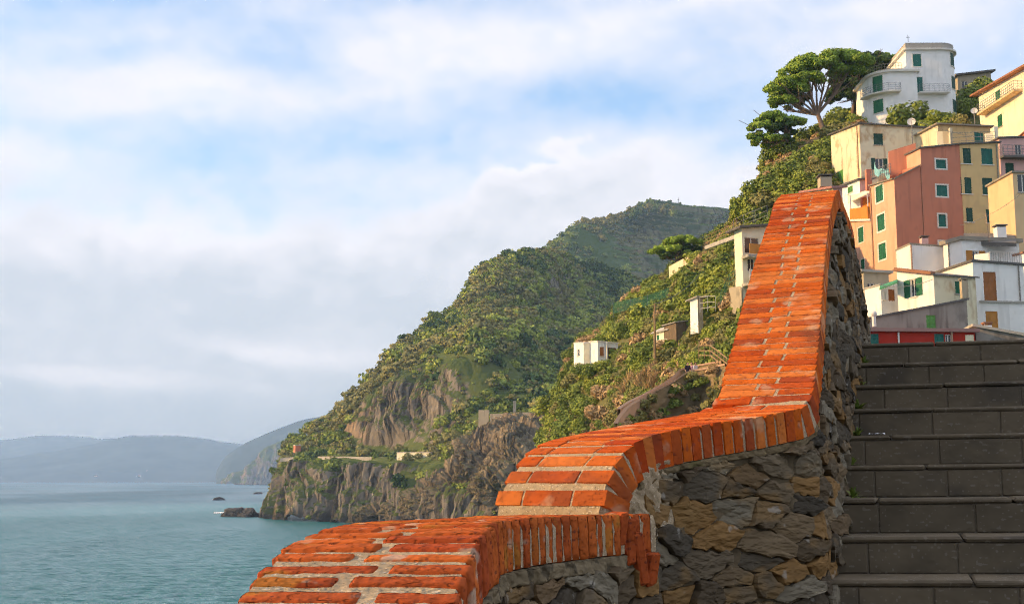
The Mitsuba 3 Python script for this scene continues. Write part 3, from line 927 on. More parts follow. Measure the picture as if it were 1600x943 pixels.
# band of old render under the brick edge
def render_band(face, u0, u1, h0, h1, out, seed):
    us, ts = np.linspace(u0, u1, int((u1 - u0) / 0.012) + 2), np.linspace(0, 1, 14)
    G = []
    for u in us:
        hh = h0 + (h1 - h0) * (0.35 + 1.1 * meshkit.fbm(np.array([u * 4.0, seed, 0.5]), 4, 6))
        z = face.ztop(u) + 0.004 - ts * max(hh, 0.02)
        edge = np.minimum(1, (1 - ts) * 5)
        p = face.at(np.full(14, u), z, -0.03 + (out + 0.03) * edge * np.minimum(1, ts * 14 + 0.5))[0]
        G.append(p)
    G = np.array(G)
    o = np.stack([np.interp(us, face.u, face.out[:, k]) for k in range(3)], -1)
    G = G + o[:, None, :] * ((meshkit.fbm(G * 30, 4, 12) - 0.5) * 0.036)[..., None]
    return grid_mesh(G)


put('mortar_render', render_band(faceL, 0.2, faceL.u[-1] - 0.02, 0.015, 0.06, 0.008, 1.0), 'old_render', WALL, smooth=50)
put('mortar_render', render_band(faceU, 0.0, U_C + 0.12, 0.008, 0.040, 0.006, 2.0), 'wall_render', WALL, smooth=50)

# mortar that fills the arch's start, and the broken bricks below it
fill = []
for i_ in (0, 1, 2, 3, 4, 5, 6, 7):
    R, L, t, n = upp.frame(upp.s[i_])
    o = (R - L) / np.linalg.norm(R - L)
    for w_ in (0.008, 0.40):
        fill.append(R - n * 0.10 - o * w_)
R, L, t, n = upp.frame(upp.s[7])
o = (R - L) / np.linalg.norm(R - L)
for base in (upp.fR(0.0), R):
    for w_ in (0.01, 0.40):
        q = base - o * w_ + np.array([0.02, 0.02, 0])
        fill.append(np.array([q[0], q[1], EYE - 0.24]))
fm = trimesh.convex.convex_hull(np.array(fill))
fm = trimesh.Trimesh(*trimesh.remesh.subdivide_to_size(fm.vertices, fm.faces, 0.02))
fm.merge_vertices()
fm.vertices = fm.vertices + fm.vertex_normals * ((meshkit.fbm(fm.vertices * 26, 4, 3) - 0.55) * 0.04)[:, None]
put('mortar_render', fm, 'mortar', WALL, smooth=40)
for (px_, py_, dd, hh) in ((981, 846, 3.87, 0.14), (997, 872, 3.89, 0.16), (1016, 889, 3.93, 0.10), (968, 826, 3.84, 0.10)):
    c = P(px_, py_, dd)
    a_ = np.array([0.80, 0.60, 0])
    o_ = np.array([0.60, -0.80, 0])
    lean = rng.normal(0, 0.10)
    m = worn_block(c - o_ * 0.022, a_ * 0.019 + np.array([0, 0, 0.004]), o_ * 0.045, np.array([a_[0], a_[1], 0]) * lean * hh / 2 + np.array([0.004, 0, hh / 2]), int(px_), 0.006)
    put('broken_brick', m, 'brick_worn', WALL, smooth=False, uv=(0.7, 0.2), label='broken reddish brick end standing in the mortar under the arch' if hh > 0.15 else None)

# terrace the camera stands on, and the ground that carries the wall and the steps
zt = nosing(K0)[2] - RISE
g0 = nosing(K0)
terr = Polygon([(-0.75, -7), (7, -7), (g0[0] + SR[0] * 4, g0[1] + SR[1] * 4 + 0.4), (g0[0] - 0.4, g0[1] + 0.35), (0.45, 3.7), (-0.2, 2.6)])
structure('terrace', trimesh.creation.extrude_polygon(terr, 0.5, engine='earcut').apply_translation([0, 0, zt - 0.5]), 'slab_stone', 'paved terrace at the foot of the steps', 'pavement', smooth=False)
lan = nosing(K1)
structure('upper_landing', hexa(lan + SR * 1.35 + SD * 4.56 + np.array([0, 0, -0.505]), SR * 1.7, SD * 4.05, np.array([0, 0, 0.5])), 'slab_stone', 'paved landing at the top of the steps', 'pavement', smooth=False)
quay = Polygon([(-1.05, -8), (9, -8), (14, 14), (16, 50), (4.2, 50), (3.2, 10.5), (1.6, 6.2), (0.5, 4.6), (-0.55, 3.2)])
structure('harbour_slope', trimesh.creation.extrude_polygon(quay, zt - 0.52 + 3, engine='earcut').apply_translation([0, 0, -3]), 'near_ground', 'ground that carries the wall and the steps', 'ground', smooth=False)

# ------------------------------------------------------------------ the town: plaster, shutters, roofs
def plaster(name, c, stain=(0.30, 0.24, 0.17), amount=0.5, sc=1.0, lo=0.54):
    def fn(p, n, uv):
        a = fbm(p.x * 0.5 * sc, p.y * 0.5 * sc, p.z * 0.5 * sc, 4)
        b = fbm(p.x * 2.2, p.y * 2.2, p.z * 1.1 + 3, 4)
        drip = fbm(p.x * 2.4, p.y * 2.4, p.z * 0.22, 3)
        k = mi.Color3f(c) * (0.80 + 0.25 * a + 0.15 * b)
        k = mix(k, stain, smoothstep(lo, lo + 0.16, a * 0.55 + b * 0.45) * amount)
        return mix(k, mi.Color3f(stain) * 0.7, smoothstep(0.56, 0.78, drip) * amount * 0.7)
    scene[name] = rough(fn, 0.9, 0.15, lambda p, n, uv: fbm(p.x * 6, p.y * 6, p.z * 6, 3), 0.02, eps=0.01)


plaster('plaster_white', (0.84, 0.81, 0.76), (0.46, 0.42, 0.37), 0.35)
plaster('plaster_villa', (0.86, 0.84, 0.80), (0.52, 0.48, 0.44), 0.25)
plaster('plaster_salmon', (0.55, 0.215, 0.135), (0.36, 0.15, 0.10), 0.4)
plaster('plaster_peach', (0.70, 0.40, 0.26), (0.45, 0.27, 0.17), 0.4)
plaster('plaster_yellow', (0.66, 0.47, 0.22), (0.40, 0.28, 0.15), 0.35)
plaster('plaster_cream', (0.74, 0.66, 0.46), (0.48, 0.33, 0.17), 0.8, 0.8, 0.50)
plaster('plaster_pale', (0.80, 0.74, 0.56), (0.52, 0.43, 0.28), 0.3)
plaster('plaster_pink', (0.66, 0.40, 0.35), (0.42, 0.28, 0.25), 0.3)
plaster('plaster_ochre', (0.70, 0.49, 0.27), (0.46, 0.30, 0.16), 0.3)
plaster('plaster_beige', (0.40, 0.34, 0.24), (0.22, 0.19, 0.14), 0.6)
plaster('plaster_grey', (0.30, 0.265, 0.225), (0.14, 0.125, 0.11), 0.9, 0.9, 0.48)
plaster('paint_red', (0.42, 0.035, 0.02), (0.30, 0.05, 0.03), 0.2)
plaster('paint_orange', (0.62, 0.24, 0.05), (0.42, 0.22, 0.10), 0.2)
plaster('mauve_edge', (0.36, 0.20, 0.17), (0.25, 0.18, 0.16), 0.4)
plaster('concrete', (0.40, 0.37, 0.32), (0.22, 0.20, 0.17), 0.6)
for nm, c in (('shutter_green', (0.018, 0.135, 0.062)), ('shutter_teal', (0.020, 0.135, 0.105)), ('shutter_dark', (0.020, 0.072, 0.048)), ('shutter_orange', (0.46, 0.20, 0.035)), ('shutter_brown', (0.33, 0.125, 0.035)), ('shutter_leaf', (0.10, 0.28, 0.06)), ('wood_door', (0.26, 0.11, 0.04))):
    scene[nm] = rough((lambda c: lambda p, n, uv: mi.Color3f(c) * (0.75 + 0.5 * fbm(p.x * 3, p.y * 3, p.z * 1.5, 3)))(c), 0.6, 0.35)
scene['trim_white'] = rough(lambda p, n, uv: mi.Color3f(0.70, 0.66, 0.58) * (0.8 + 0.35 * fbm(p.x * 3, p.y * 3, p.z * 3, 3)), 0.8, 0.2)
scene['roof_slate'] = rough(lambda p, n, uv: mix((0.17, 0.155, 0.14), (0.09, 0.085, 0.08), fbm(p.x * 2, p.y * 2, p.z * 2, 4)), 0.85, 0.2)
scene['roof_tile'] = rough(lambda p, n, uv: mix((0.40, 0.17, 0.085), (0.22, 0.12, 0.08), fbm(p.x * 3, p.y * 3, p.z * 3, 4)), 0.85, 0.2)
scene['roof_pink'] = rough(lambda p, n, uv: mix((0.44, 0.20, 0.17), (0.33, 0.17, 0.14), fbm(p.x * 3, p.y * 3, p.z * 3, 4)), 0.85, 0.2)
scene['roof_edge'] = rough(lambda p, n, uv: mix((0.36, 0.31, 0.24), (0.22, 0.19, 0.15), fbm(p.x * 2, p.y * 2, p.z * 2, 4)), 0.85, 0.2)
scene['window_glass'] = {'type': 'principled', 'base_color': {'type': 'rgb', 'value': [0.03, 0.035, 0.04]}, 'roughness': 0.06, 'specular': 0.6}
scene['window_glass'] = {'type': 'twosided', 'bsdf': scene['window_glass']}
scene['iron_paint'] = rough((0.16, 0.17, 0.18), 0.5, 0.4)
scene['pipe_grey'] = rough((0.22, 0.20, 0.17), 0.5, 0.4)
scene['pipe_copper'] = rough((0.40, 0.24, 0.15), 0.5, 0.4)
scene['awning_cream'] = rough((0.66, 0.58, 0.44), 0.9, 0.1)
scene['awning_green'] = rough((0.06, 0.22, 0.12), 0.8, 0.2)
scene['cloth_blue'] = rough(lambda p, n, uv: mix((0.16, 0.42, 0.50), (0.30, 0.55, 0.60), fbm(p.x * 3, p.y * 3, p.z * 3, 3)), 0.9, 0.1)
scene['dish_white'] = rough((0.66, 0.62, 0.56), 0.5, 0.4)
scene['weathered_wood'] = rough(lambda p, n, uv: mix((0.22, 0.16, 0.10), (0.11, 0.085, 0.06), fbm(p.x * 6, p.y * 6, p.z * 0.8, 4)), 0.9, 0.1)
scene['pole_wood'] = rough(lambda p, n, uv: mix((0.36, 0.24, 0.13), (0.24, 0.16, 0.09), fbm(p.x * 8, p.y * 8, p.z * 0.9, 3)), 0.9, 0.1)
scene['paper_white'] = rough((0.70, 0.70, 0.72), 0.8, 0.1)


class Wall:
    """a wall plane: from plan point a to b seen from outside with a on the left; heights z0 and za..zb"""

    def __init__(self, house, a, b, z0, za, zb, bsdf, thick=0.28):
        self.h, self.a, self.b, self.z0, self.za, self.zb, self.m, self.t = house, np.array(a[:2], float), np.array(b[:2], float), z0, za, zb, bsdf, thick
        d = self.b - self.a
        self.len = np.linalg.norm(d)
        self.d = np.array([*(d / self.len), 0])
        self.n = np.array([self.d[1], -self.d[0], 0])
        self.o = np.array([*self.a, 0.0])
        self.holes = []

    def hit(self, px, py):
        w = ray(px, py)
        e = np.array([0, 0, EYE])
        t = ((self.o - e) @ self.n) / (w @ self.n)
        q = e + w * t
        return (q - self.o) @ self.d, q[2]

    def rect(self, x0, x1, y0, y1):
        ym, xm = (y0 + y1) / 2, (x0 + x1) / 2
        u0, u1 = self.hit(x0, ym)[0], self.hit(x1, ym)[0]
        z1, z0 = self.hit(xm, y0)[1], self.hit(xm, y1)[1]
        return min(u0, u1), max(u0, u1), min(z0, z1), max(z0, z1)

    def pt(self, u, z, out=0.0):
        return self.o + self.d * u + self.n * out + np.array([0, 0, z])

    def box(self, u0, u1, z0, z1, o0, o1):
        return hexa(self.pt((u0 + u1) / 2, (z0 + z1) / 2, (o0 + o1) / 2), self.d * (u1 - u0) / 2, self.n * (o1 - o0) / 2, np.array([0, 0, (z1 - z0) / 2]))

    def slats(self, u0, u1, z0, z1, o, bsdf, key, hinge=None):
        """a louvred shutter leaf"""
        w, hgt = u1 - u0, z1 - z0
        s = min(0.07, w * 0.2)
        ms = [self.box(u0, u0 + s, z0, z1, o, o + 0.04), self.box(u1 - s, u1, z0, z1, o, o + 0.04)]
        for zz in (z0, (z0 + z1) / 2 - s / 2, z1 - s):
            ms.append(self.box(u0 + s, u1 - s, zz + 0.002, zz + s - 0.002, o + 0.003, o + 0.037))
        ms.append(self.box(u0 + s - 0.002, u1 - s + 0.002, z0 + 0.01, z1 - 0.01, o + 0.004, o + 0.008))
        n = max(4, int(hgt / 0.085))
        for i in range(n):
            zc = z0 + s + (i + 0.5) * (hgt - 2 * s) / n
            c = self.pt((u0 + u1) / 2, zc, o + 0.018)
            ms.append(hexa(c, self.d * (w / 2 - s), self.n * 0.012 - np.array([0, 0, 0.024]), (self.n * 0.9 + np.array([0, 0, 0.45])) * 0.005))
        return put('shutter', cat(ms), bsdf, key)

    def window(self, x0=None, x1=None, y0=None, y1=None, shutter='shutter_green', kind='closed', frame=None, rect=None, sill=True, door=False, hole=True, leaf=None):
        u0, u1, z0, z1 = rect or self.rect(x0, x1, y0, y1)
        key = numbered(self.h.key + ('__door' if door else '__window'))
        if hole:
            self.holes.append((u0, u1, z0, z1))
        if frame:
            w = frame
            ms = [self.box(u0 - w, u0, z0 - w, z1 + w, -0.05, 0.025), self.box(u1, u1 + w, z0 - w, z1 + w, -0.05, 0.025), self.box(u0, u1, z1, z1 + w, -0.05, 0.024), self.box(u0, u1, z0 - w, z0, -0.05, 0.024)]
            put('surround', cat(ms), 'trim_white', key)
        elif sill and not door:
            put('sill', self.box(u0 - 0.08, u1 + 0.08, z0 - 0.09, z0 - 0.004, -0.05, 0.09), 'trim_white' if self.m in ('plaster_white', 'plaster_villa', 'plaster_yellow') else 'concrete', key)
        off = -0.075 if hole else 0.02
        um = (u0 + u1) / 2
        if kind == 'closed':
            self.slats(u0 + 0.004, um - 0.004, z0 + 0.004, z1 - 0.004, off, shutter, key)
            self.slats(um + 0.004, u1 - 0.004, z0 + 0.004, z1 - 0.004, off, shutter, key)
        else:
            f = 0.06
            put('pane', self.box(u0 + f, u1 - f, z0 + f, z1 - f, off - 0.03, off - 0.02), 'window_glass', key)
            ms = [self.box(u0, u0 + f, z0, z1, off - 0.05, off), self.box(u1 - f, u1, z0, z1, off - 0.05, off), self.box(u0 + f, u1 - f, z1 - f, z1, off - 0.05, off), self.box(u0 + f, u1 - f, z0, z0 + f, off - 0.05, off),
                  self.box(um - 0.04, um + 0.04, z0 + f, z1 - f, off - 0.045, off + 0.003)]
            put('frame', cat(ms), 'trim_white', key)
            if kind == 'open':
                lw = leaf or (u1 - u0) / 2
                self.slats(u0 - lw - 0.02, u0 - 0.02, z0, z1, 0.012, shutter, key)
                self.slats(u1 + 0.02, u1 + lw + 0.02, z0, z1, 0.012, shutter, key)
        return key

    def build(self):
        e0, e1 = 0.003, self.len - 0.003   # walls stop 3 mm short of the corner so that no two faces share a plane
        poly = Polygon([(e0, self.z0), (e1, self.z0), (e1, self.zb), (e0, self.za)])
        # cut into upright strips at the openings' edges so that no piece has a hole
        cuts = sorted({e0, e1, *(min(max(c, e0), e1) for q in self.holes for c in q[:2])})
        pieces = []
        for c0, c1 in zip(cuts[:-1], cuts[1:]):
            if c1 - c0 < 1e-4:
                continue
            g = poly.intersection(sbox(c0, -500, c1, 900))
            for (u0, u1, z0, z1) in self.holes:
                if u0 < c1 - 1e-5 and u1 > c0 + 1e-5:
                    g = g.difference(sbox(c0 - 1, z0, c1 + 1, z1))
            pieces += list(getattr(g, 'geoms', [g]))
        m = []
        for g in pieces:
            if g.is_empty or g.area < 0.02:
                continue
            e = trimesh.creation.extrude_polygon(g, self.t, engine='earcut')
            v = e.vertices
            q = self.o + v[:, :1] * self.d + v[:, 1:2] * np.array([0, 0, 1.0]) - (self.t - v[:, 2:3]) * self.n
            mm = trimesh.Trimesh(q, e.faces, process=False)
            if mm.volume < 0:
                mm.faces = mm.faces[:, ::-1]
            m.append(mm)
        put('wall', cat(m), self.m, self.h.key)

    def balcony(self, x0, x1, y, dep=1.0, thick=0.16, rail=1.0, bsdf='trim_white', u=None, z=None, bars=True):
        u0, u1 = u or (self.hit(x0, y)[0], self.hit(x1, y)[0])
        z = self.hit((x0 + x1) / 2, y)[1] if z is None else z
        key = numbered(self.h.key + '__balcony')
        put('slab', self.box(u0, u1, z - thick, z, 0.002, dep), bsdf, key)
        if rail:
            ms = []
            for p, q in (((u0, dep - 0.04), (u1, dep - 0.04)), ((u0, 0.02), (u0, dep - 0.04)), ((u1, 0.02), (u1, dep - 0.04))):
                a, b = self.pt(p[0], 0, p[1]), self.pt(q[0], 0, q[1])
                for hh in (rail, rail * 0.66, rail * 0.36, 0.1):
                    ms.append(bar(a + [0, 0, z + hh], b + [0, 0, z + hh], 0.035))
                n = max(1, int(np.linalg.norm(b - a) / 0.45))
                for i in range(n + 1):
                    c = a + (b - a) * i / n
                    ms.append(bar(c + [0, 0, z], c + [0, 0, z + rail], 0.03))
            put('railing', cat(ms), 'iron_paint', key)
        return key

    def pipe(self, px, y0, y1, bsdf='pipe_grey', r=0.05):
        u = self.hit(px, (y0 + y1) / 2)[0]
        z1, z0 = self.hit(px, y0)[1], self.hit(px, y1)[1]
        put('drainpipe', tube([self.pt(u, z0, 0.07), self.pt(u, z1, 0.07)], r, 8), bsdf, self.h.key, smooth=40)


class House:
    def __init__(self, name, label, category='house', group=None):
        self.key = thing(name, label, category, group)
        self.walls = []

    def prism(self, xc, d, xl, xr, yaw, tops, zb=None, ybase=None, left='plaster_white', front=None, back=True, dback=None):
        """corner at pixel xc and depth d; left face ends at pixel xl, front face at pixel xr; tops = (y left end, y corner, y right end)"""
        a = math.radians(yaw)
        uL = np.array([math.sin(a), math.cos(a)])
        uR = np.array([math.cos(a), -math.sin(a)])
        C = P(xc, tops[1], d)

        def end(px, u, py):
            w = ray(px, py)[:2]
            # C + u*t parallel to w
            t = (C[1] * w[0] - C[0] * w[1]) / (u[0] * w[1] - u[1] * w[0])
            return C[:2] + u * t
        L, R = end(xl, uL, tops[0]), end(xr, uR, tops[2])
        if dback:
            L = C[:2] + uL * dback
        zl, zc, zr = P(xl, tops[0], L[1])[2] if not dback else C[2], C[2], P(xr, tops[2], R[1])[2]
        zb = P(xc, ybase, d)[2] if zb is None else zb
        B = L + R - C[:2]
        zbk = zl + zr - zc
        self.L, self.R, self.C, self.B = np.array([*L, zl]), np.array([*R, zr]), C, np.array([*B, zbk])
        self.zb = zb
        wl = Wall(self, L, C[:2], zb, zl, zc, left)
        # the front butts against the left wall's inner side
        wf = Wall(self, C[:2], R, zb, zc, zr, front or left)
        wf.start = 0
        self.walls += [wl, wf]
        if back:
            self.walls += [Wall(self, B, L, zb, zbk, zl, left), Wall(self, R, B, zb, zr, zbk, front or left)]
        return wl, wf

    def roof(self, over=0.25, th=0.14, bsdf='roof_slate', lift=0.004, pts=None, sides=(1, 1, 1, 1)):
        q = pts if pts is not None else [self.L, self.C, self.R, self.B]
        q = [np.asarray(p, float) for p in q]
        c = sum(q) / len(q)
        top = []
        u = (q[0] - q[1]); v = (q[2] - q[1])
        u = u / np.linalg.norm(u[:2]); v = v / np.linalg.norm(v[:2])
        o = [q[0] + u * over * sides[0] - v * over * sides[1], q[1] - u * over * sides[2] - v * over * sides[1], q[2] - u * over * sides[2] + v * over * sides[3], q[3] + u * over * sides[0] + v * over * sides[3]]
        lo = np.array(o) + [0, 0, lift]
        hi = lo + [0, 0, th]
        V = np.vstack([lo, hi])
        F = [[0, 1, 2], [0, 2, 3], [4, 6, 5], [4, 7, 6]]
        for i in range(4):
            j = (i + 1) % 4
            F += [[i, j + 4, j], [i, i + 4, j + 4]]
        m = trimesh.Trimesh(V, F, process=False)
        if m.volume < 0:
            m.faces = m.faces[:, ::-1]
        return put('roof', m, bsdf, self.key)

    def done(self):
        # mitre: shorten faces that meet so that no two slabs lie in one plane
        for w in self.walls:
            w.build()

    def chimney(self, p, w, h, bsdf='plaster_white', cap='roof_slate', name='chimney'):
        p = np.asarray(p, float)
        k = numbered(self.key + '__' + name)
        put('stack', hexa(p + [0, 0, h / 2], [w / 2, 0, 0], [0, w / 2, 0], [0, 0, h / 2]), bsdf, k)
        put('cap', cat([hexa(p + [0, 0, h + 0.16], [w * 0.62, 0, 0], [0, w * 0.62, 0], [0, 0, 0.04])] + [hexa(p + [i * w * 0.4, j * w * 0.4, h + 0.06], [0.04, 0, 0], [0, 0.04, 0], [0, 0, 0.06]) for i in (-1, 1) for j in (-1, 1)]), cap, k)


def rail_line(pts, h, bsdf='iron_paint', step=0.5, name='railing', parent=None, rails=(1.0, 0.6, 0.25), w=0.035):
    ms = []
    for p, q in zip(pts[:-1], pts[1:]):
        p, q = np.asarray(p, float), np.asarray(q, float)
        for r in rails:
            ms.append(bar(p + [0, 0, h * r], q + [0, 0, h * r], w))
        n = max(1, int(np.linalg.norm(q - p) / step))
        for i in range(n + 1):
            c = p + (q - p) * i / n
            ms.append(bar(c, c + [0, 0, h], w))
    return put(name, cat(ms), bsdf, parent)


# --- white villa with rounded corners on the hilltop
vil = House('white_villa', 'white hilltop villa with rounded corners, a flat roofed tower and green shutters', 'house')
YV = 1
dv = 150.0


def arc_foot(C, yaw, wfront, dleft, r, wleft=None):
    """plan outline: front edge from the corner arc to the right, left side receding"""
    a = math.radians(yaw)
    uL, uR = np.array([math.sin(a), math.cos(a)]), np.array([math.cos(a), -math.sin(a)])
    return a, uL, uR


def villa_block(C, yaw, wf, dl, rl, rr, z0, z1, bsdf, cornice=0.35, parapet=0.0, slope=None):
    """rounded block: C = front left corner before rounding, rl/rr = radii at the front left/right corner"""
    a = math.radians(yaw)
    uL, uR = np.array([math.sin(a), math.cos(a)]), np.array([math.cos(a), -math.sin(a)])
    loc = []
    n = 12
    if rl > 0:
        loc += [(rl - rl * math.cos(t), rl - rl * math.sin(t)) for t in np.linspace(0, math.pi / 2, n)]
    else:
        loc += [(0, 0)]
    if rr > 0:
        loc += [(wf - rr + rr * math.sin(t), rr - rr * math.cos(t)) for t in np.linspace(0, math.pi / 2, n)]
    else:
        loc += [(wf, 0)]
    loc += [(wf, dl), (0, dl)]
    poly = Polygon(loc)
    M = np.array([[uR[0], uL[0]], [uR[1], uL[1]]])

    def ext(pg, zz0, zz1):
        e = trimesh.creation.extrude_polygon(pg, zz1 - zz0, engine='earcut')
        v = e.vertices
        q = np.column_stack([(v[:, :2] @ M.T) + C[:2], v[:, 2] + zz0])
        m = trimesh.Trimesh(q, e.faces, process=False)
        if m.volume < 0:
            m.faces = m.faces[:, ::-1]
        return m
    return poly, ext, M, uL, uR


cw = P(1363, 112, dv)
zW1 = P(1380, 113, dv)[2]
zW0 = 30.0
wing_w = (P(1432, 150, dv)[0] - P(1363, 150, dv)[0])
pw, ew, Mw, uLv, uRv = villa_block(cw, YV, wing_w, 8.2, 2.9, 0.0, zW0, zW1, 'plaster_villa')
put('wing_wall', ew(pw, zW0, zW1), 'plaster_villa', vil.key, smooth=35)
put('wing_roof', ew(pw.buffer(0.4), zW1 + 0.003, zW1 + 0.28), 'trim_white', vil.key, smooth=35)
# tower
ct = P(1415.5, 90, dv + 1.0)
zT1 = P(1450, 79, dv + 1)[2]
tw = (P(1497.5, 100, dv + 1)[0] - P(1415.5, 100, dv + 1)[0])
pt_, et, Mt, _, _ = villa_block(ct, YV, tw, 8.0, 0.0, 2.2, zW0, zT1, 'plaster_villa')
put('tower_wall', et(pt_, zW0, zT1), 'plaster_villa', vil.key, smooth=35)
put('tower_cornice', et(pt_.buffer(0.38), zT1 + 0.003, zT1 + 0.22), 'trim_white', vil.key, smooth=35)
put('parapet', et(pt_.buffer(0.02).difference(pt_.buffer(-0.25)), zT1 + 0.223, zT1 + 1.02), 'concrete', vil.key, smooth=35)
# sloping stair wall beside the tower
sw = Wall(vil, (ct[:2] + uLv * 5.2 - uRv * 0.02), ct[:2] - uRv * 0.02, zW1, zW1 + 0.8, P(1414, 80, dv + 1)[2], 'plaster_villa', 0.3)
vil.walls.append(sw)
# cross on the tower
cr = P(1419, 66, dv + 1.5)
put('roof_cross', cat([bar(cr, cr + [0, 0, 0.95], 0.05), bar(cr + [-0.25, 0, 0.65], cr + [0.25, 0, 0.65], 0.05)]), 'iron_paint', vil.key)


class Curve:
    """windows and balconies that follow a rounded wall: u runs along the outline"""

    def __init__(self, poly, M, C):
        self.line = LineString([*poly.exterior.coords])
        self.M, self.C = M, C

    def pt(self, u, off):
        p, q = self.line.interpolate(u), self.line.interpolate(u + 0.02)
        t = np.array([q.x - p.x, q.y - p.y])
        t /= np.linalg.norm(t)
        n = np.array([t[1], -t[0]])
        loc = np.array([p.x, p.y]) + n * off
        return np.array([*(self.M @ loc + self.C[:2])])

    def panel(self, u0, u1, z0, z1, o0, o1, n=5):
        us = np.linspace(u0, u1, n)
        A = np.array([self.pt(u, o1) for u in us])
        B = np.array([self.pt(u, o0) for u in us])
        V = np.vstack([np.column_stack([A, np.full(n, z0)]), np.column_stack([A, np.full(n, z1)]), np.column_stack([B, np.full(n, z0)]), np.column_stack([B, np.full(n, z1)])])
        F = []
        for i in range(n - 1):
            a, b, c, d = i, n + i, 2 * n + i, 3 * n + i
            F += [[a, a + 1, b + 1], [a, b + 1, b], [c, d + 1, c + 1], [c, d, d + 1], [b, b + 1, d + 1], [b, d + 1, d], [a, c + 1, a + 1], [a, c, c + 1]]
        for i in (0, n - 1):
            F += [[i, n + i, 3 * n + i], [i, 3 * n + i, 2 * n + i]]
        m = trimesh.Trimesh(V, F, process=True)
        trimesh.repair.fix_normals(m)
        return m

    def find(self, px, py):
        w = ray(px, py)
        best, bu = 9, 0
        for u in np.linspace(0, self.line.length * 0.75, 1500):
            q = self.pt(u, 0)
            e = abs(q[0] / q[1] - w[0] / w[1])
            p2 = self.pt(u + 0.03, 0)
            n = np.array([(p2 - q)[1], -(p2 - q)[0]])
            if (n @ q) < 0 and e < best:
                best, bu = e, u
        q = self.pt(bu, 0)
        return bu, EYE + w[2] / w[1] * q[1]

    def window(self, house, x0, x1, y0, y1, shutter, door=False):
        ym = (y0 + y1) / 2
        u0, u1 = self.find(x0, ym)[0], self.find(x1, ym)[0]
        xm = (x0 + x1) / 2
        z1, z0 = self.find(xm, y0)[1], self.find(xm, y1)[1]
        key = numbered(house.key + ('__door' if door else '__window'))
        um = (u0 + u1) / 2
        put('surround', cat([self.panel(u0 - 0.1, u0, z0, z1 + 0.1, -0.05, 0.03), self.panel(u1, u1 + 0.1, z0, z1 + 0.1, -0.05, 0.03), self.panel(u0, u1, z1, z1 + 0.1, -0.05, 0.028)]), 'trim_white', key)
        if not door:
            put('sill', self.panel(u0 - 0.12, u1 + 0.12, z0 - 0.1, z0 - 0.002, -0.05, 0.1), 'trim_white', key)
        for a, b in ((u0 + 0.01, um - 0.006), (um + 0.006, u1 - 0.01)):
            ms = [self.panel(a, b, z0, z1, -0.04, 0.006)]
            s = 0.07
            ms += [self.panel(a, a + s, z0, z1, -0.04, 0.022), self.panel(b - s, b, z0, z1, -0.04, 0.022)]
            ms += [self.panel(a + s, b - s, z, z + s, -0.04, 0.021) for z in (z0, (z0 + z1) / 2, z1 - s)]
            n = max(6, int((z1 - z0) / 0.1))
            ms += [self.panel(a + s, b - s, z, z + 0.045, -0.03, 0.016) for z in np.linspace(z0 + s, z1 - s, n)[:-1]]
            put('shutter', cat(ms), shutter, key)


cvw, cvt = Curve(pw, Mw, cw), Curve(pt_, Mt, ct)
# the outline starts on the left side of the arc; put the long left side in front of it
cvw.window(vil, 1364, 1379, 119, 145, 'shutter_green', door=True)
cvw.window(vil, 1365, 1380, 156, 176, 'shutter_green')
for (x0, x1, y0, y1, dr_) in ((1426.5, 1439, 85, 104, False), (1432.5, 1441.5, 121, 145.5, True), (1485, 1493.5, 85, 104, False), (1487, 1495, 121, 140, False), (1489, 1496, 157, 176, False), (1433, 1441.5, 159, 164, False)):
    cvt.window(vil, x0, x1, y0, y1, 'shutter_dark' if x0 > 1480 else 'shutter_teal', dr_)


def curve_balcony(cv, house, x0, x1, y, dep, rail=0.95):
    u0, u1 = cv.find(x0, y)[0], cv.find(x1, y)[0]
    z = cv.find((x0 + x1) / 2, y)[1]
    key = numbered(house.key + '__balcony')
    n = 24
    put('slab', cv.panel(u0, u1, z - 0.18, z, 0.003, dep, n), 'trim_white', key)
    ms = [cv.panel(u0, u1, z + h, z + h + 0.035, dep - 0.08, dep - 0.05, n) for h in (0.12, 0.4, 0.68, rail)]
    for u in np.linspace(u0 + 0.02, u1 - 0.02, max(3, int((u1 - u0) / 0.5))):
        q = cv.pt(u, dep - 0.065)
        ms.append(bar([*q, z], [*q, z + rail], 0.03))
    for u in (u0 + 0.02, u1 - 0.02):
        a, b = cv.pt(u, 0.02), cv.pt(u, dep - 0.065)
        ms += [bar([*a, z + h], [*b, z + h], 0.03) for h in (0.4, 0.68, rail)]
    put('railing', cat(ms), 'iron_paint', key)


curve_balcony(cvw, vil, 1352, 1405, 145.5, 0.95)
curve_balcony(cvt, vil, 1433.5, 1479.5, 146, 0.9)
# terrace fence on the wing roof
q = [cvw.pt(u, -0.2) for u in np.linspace(0.2, 5.5, 8)]
rail_line([[*p, zW1 + 0.28] for p in q], 1.0, 'roof_edge', 0.35, 'roof_fence', vil.key)
vil.done()

# --- cream house below the villa
h = House('cream_house', 'weathered cream house under the villa, its left wall flaking and sunlit', 'house')
wl, wf = h.prism(1342.5, 125, 1298, 1442, -9, (211.5, 194, 200), zb=22, left='plaster_cream', front='plaster_cream')
wl.window(1306.5, 1317.5, 267, 290, 'shutter_leaf')
wf.window(1365, 1379.5, 208.6, 226.5, 'shutter_dark')
wf.window(1367.5, 1380, 247.5, 266, 'shutter_dark', kind='open', leaf=0.42)
wl.pipe(1341, 196, 278, 'pipe_copper')
h.done(); h.roof(0.3, 0.12, 'roof_slate')

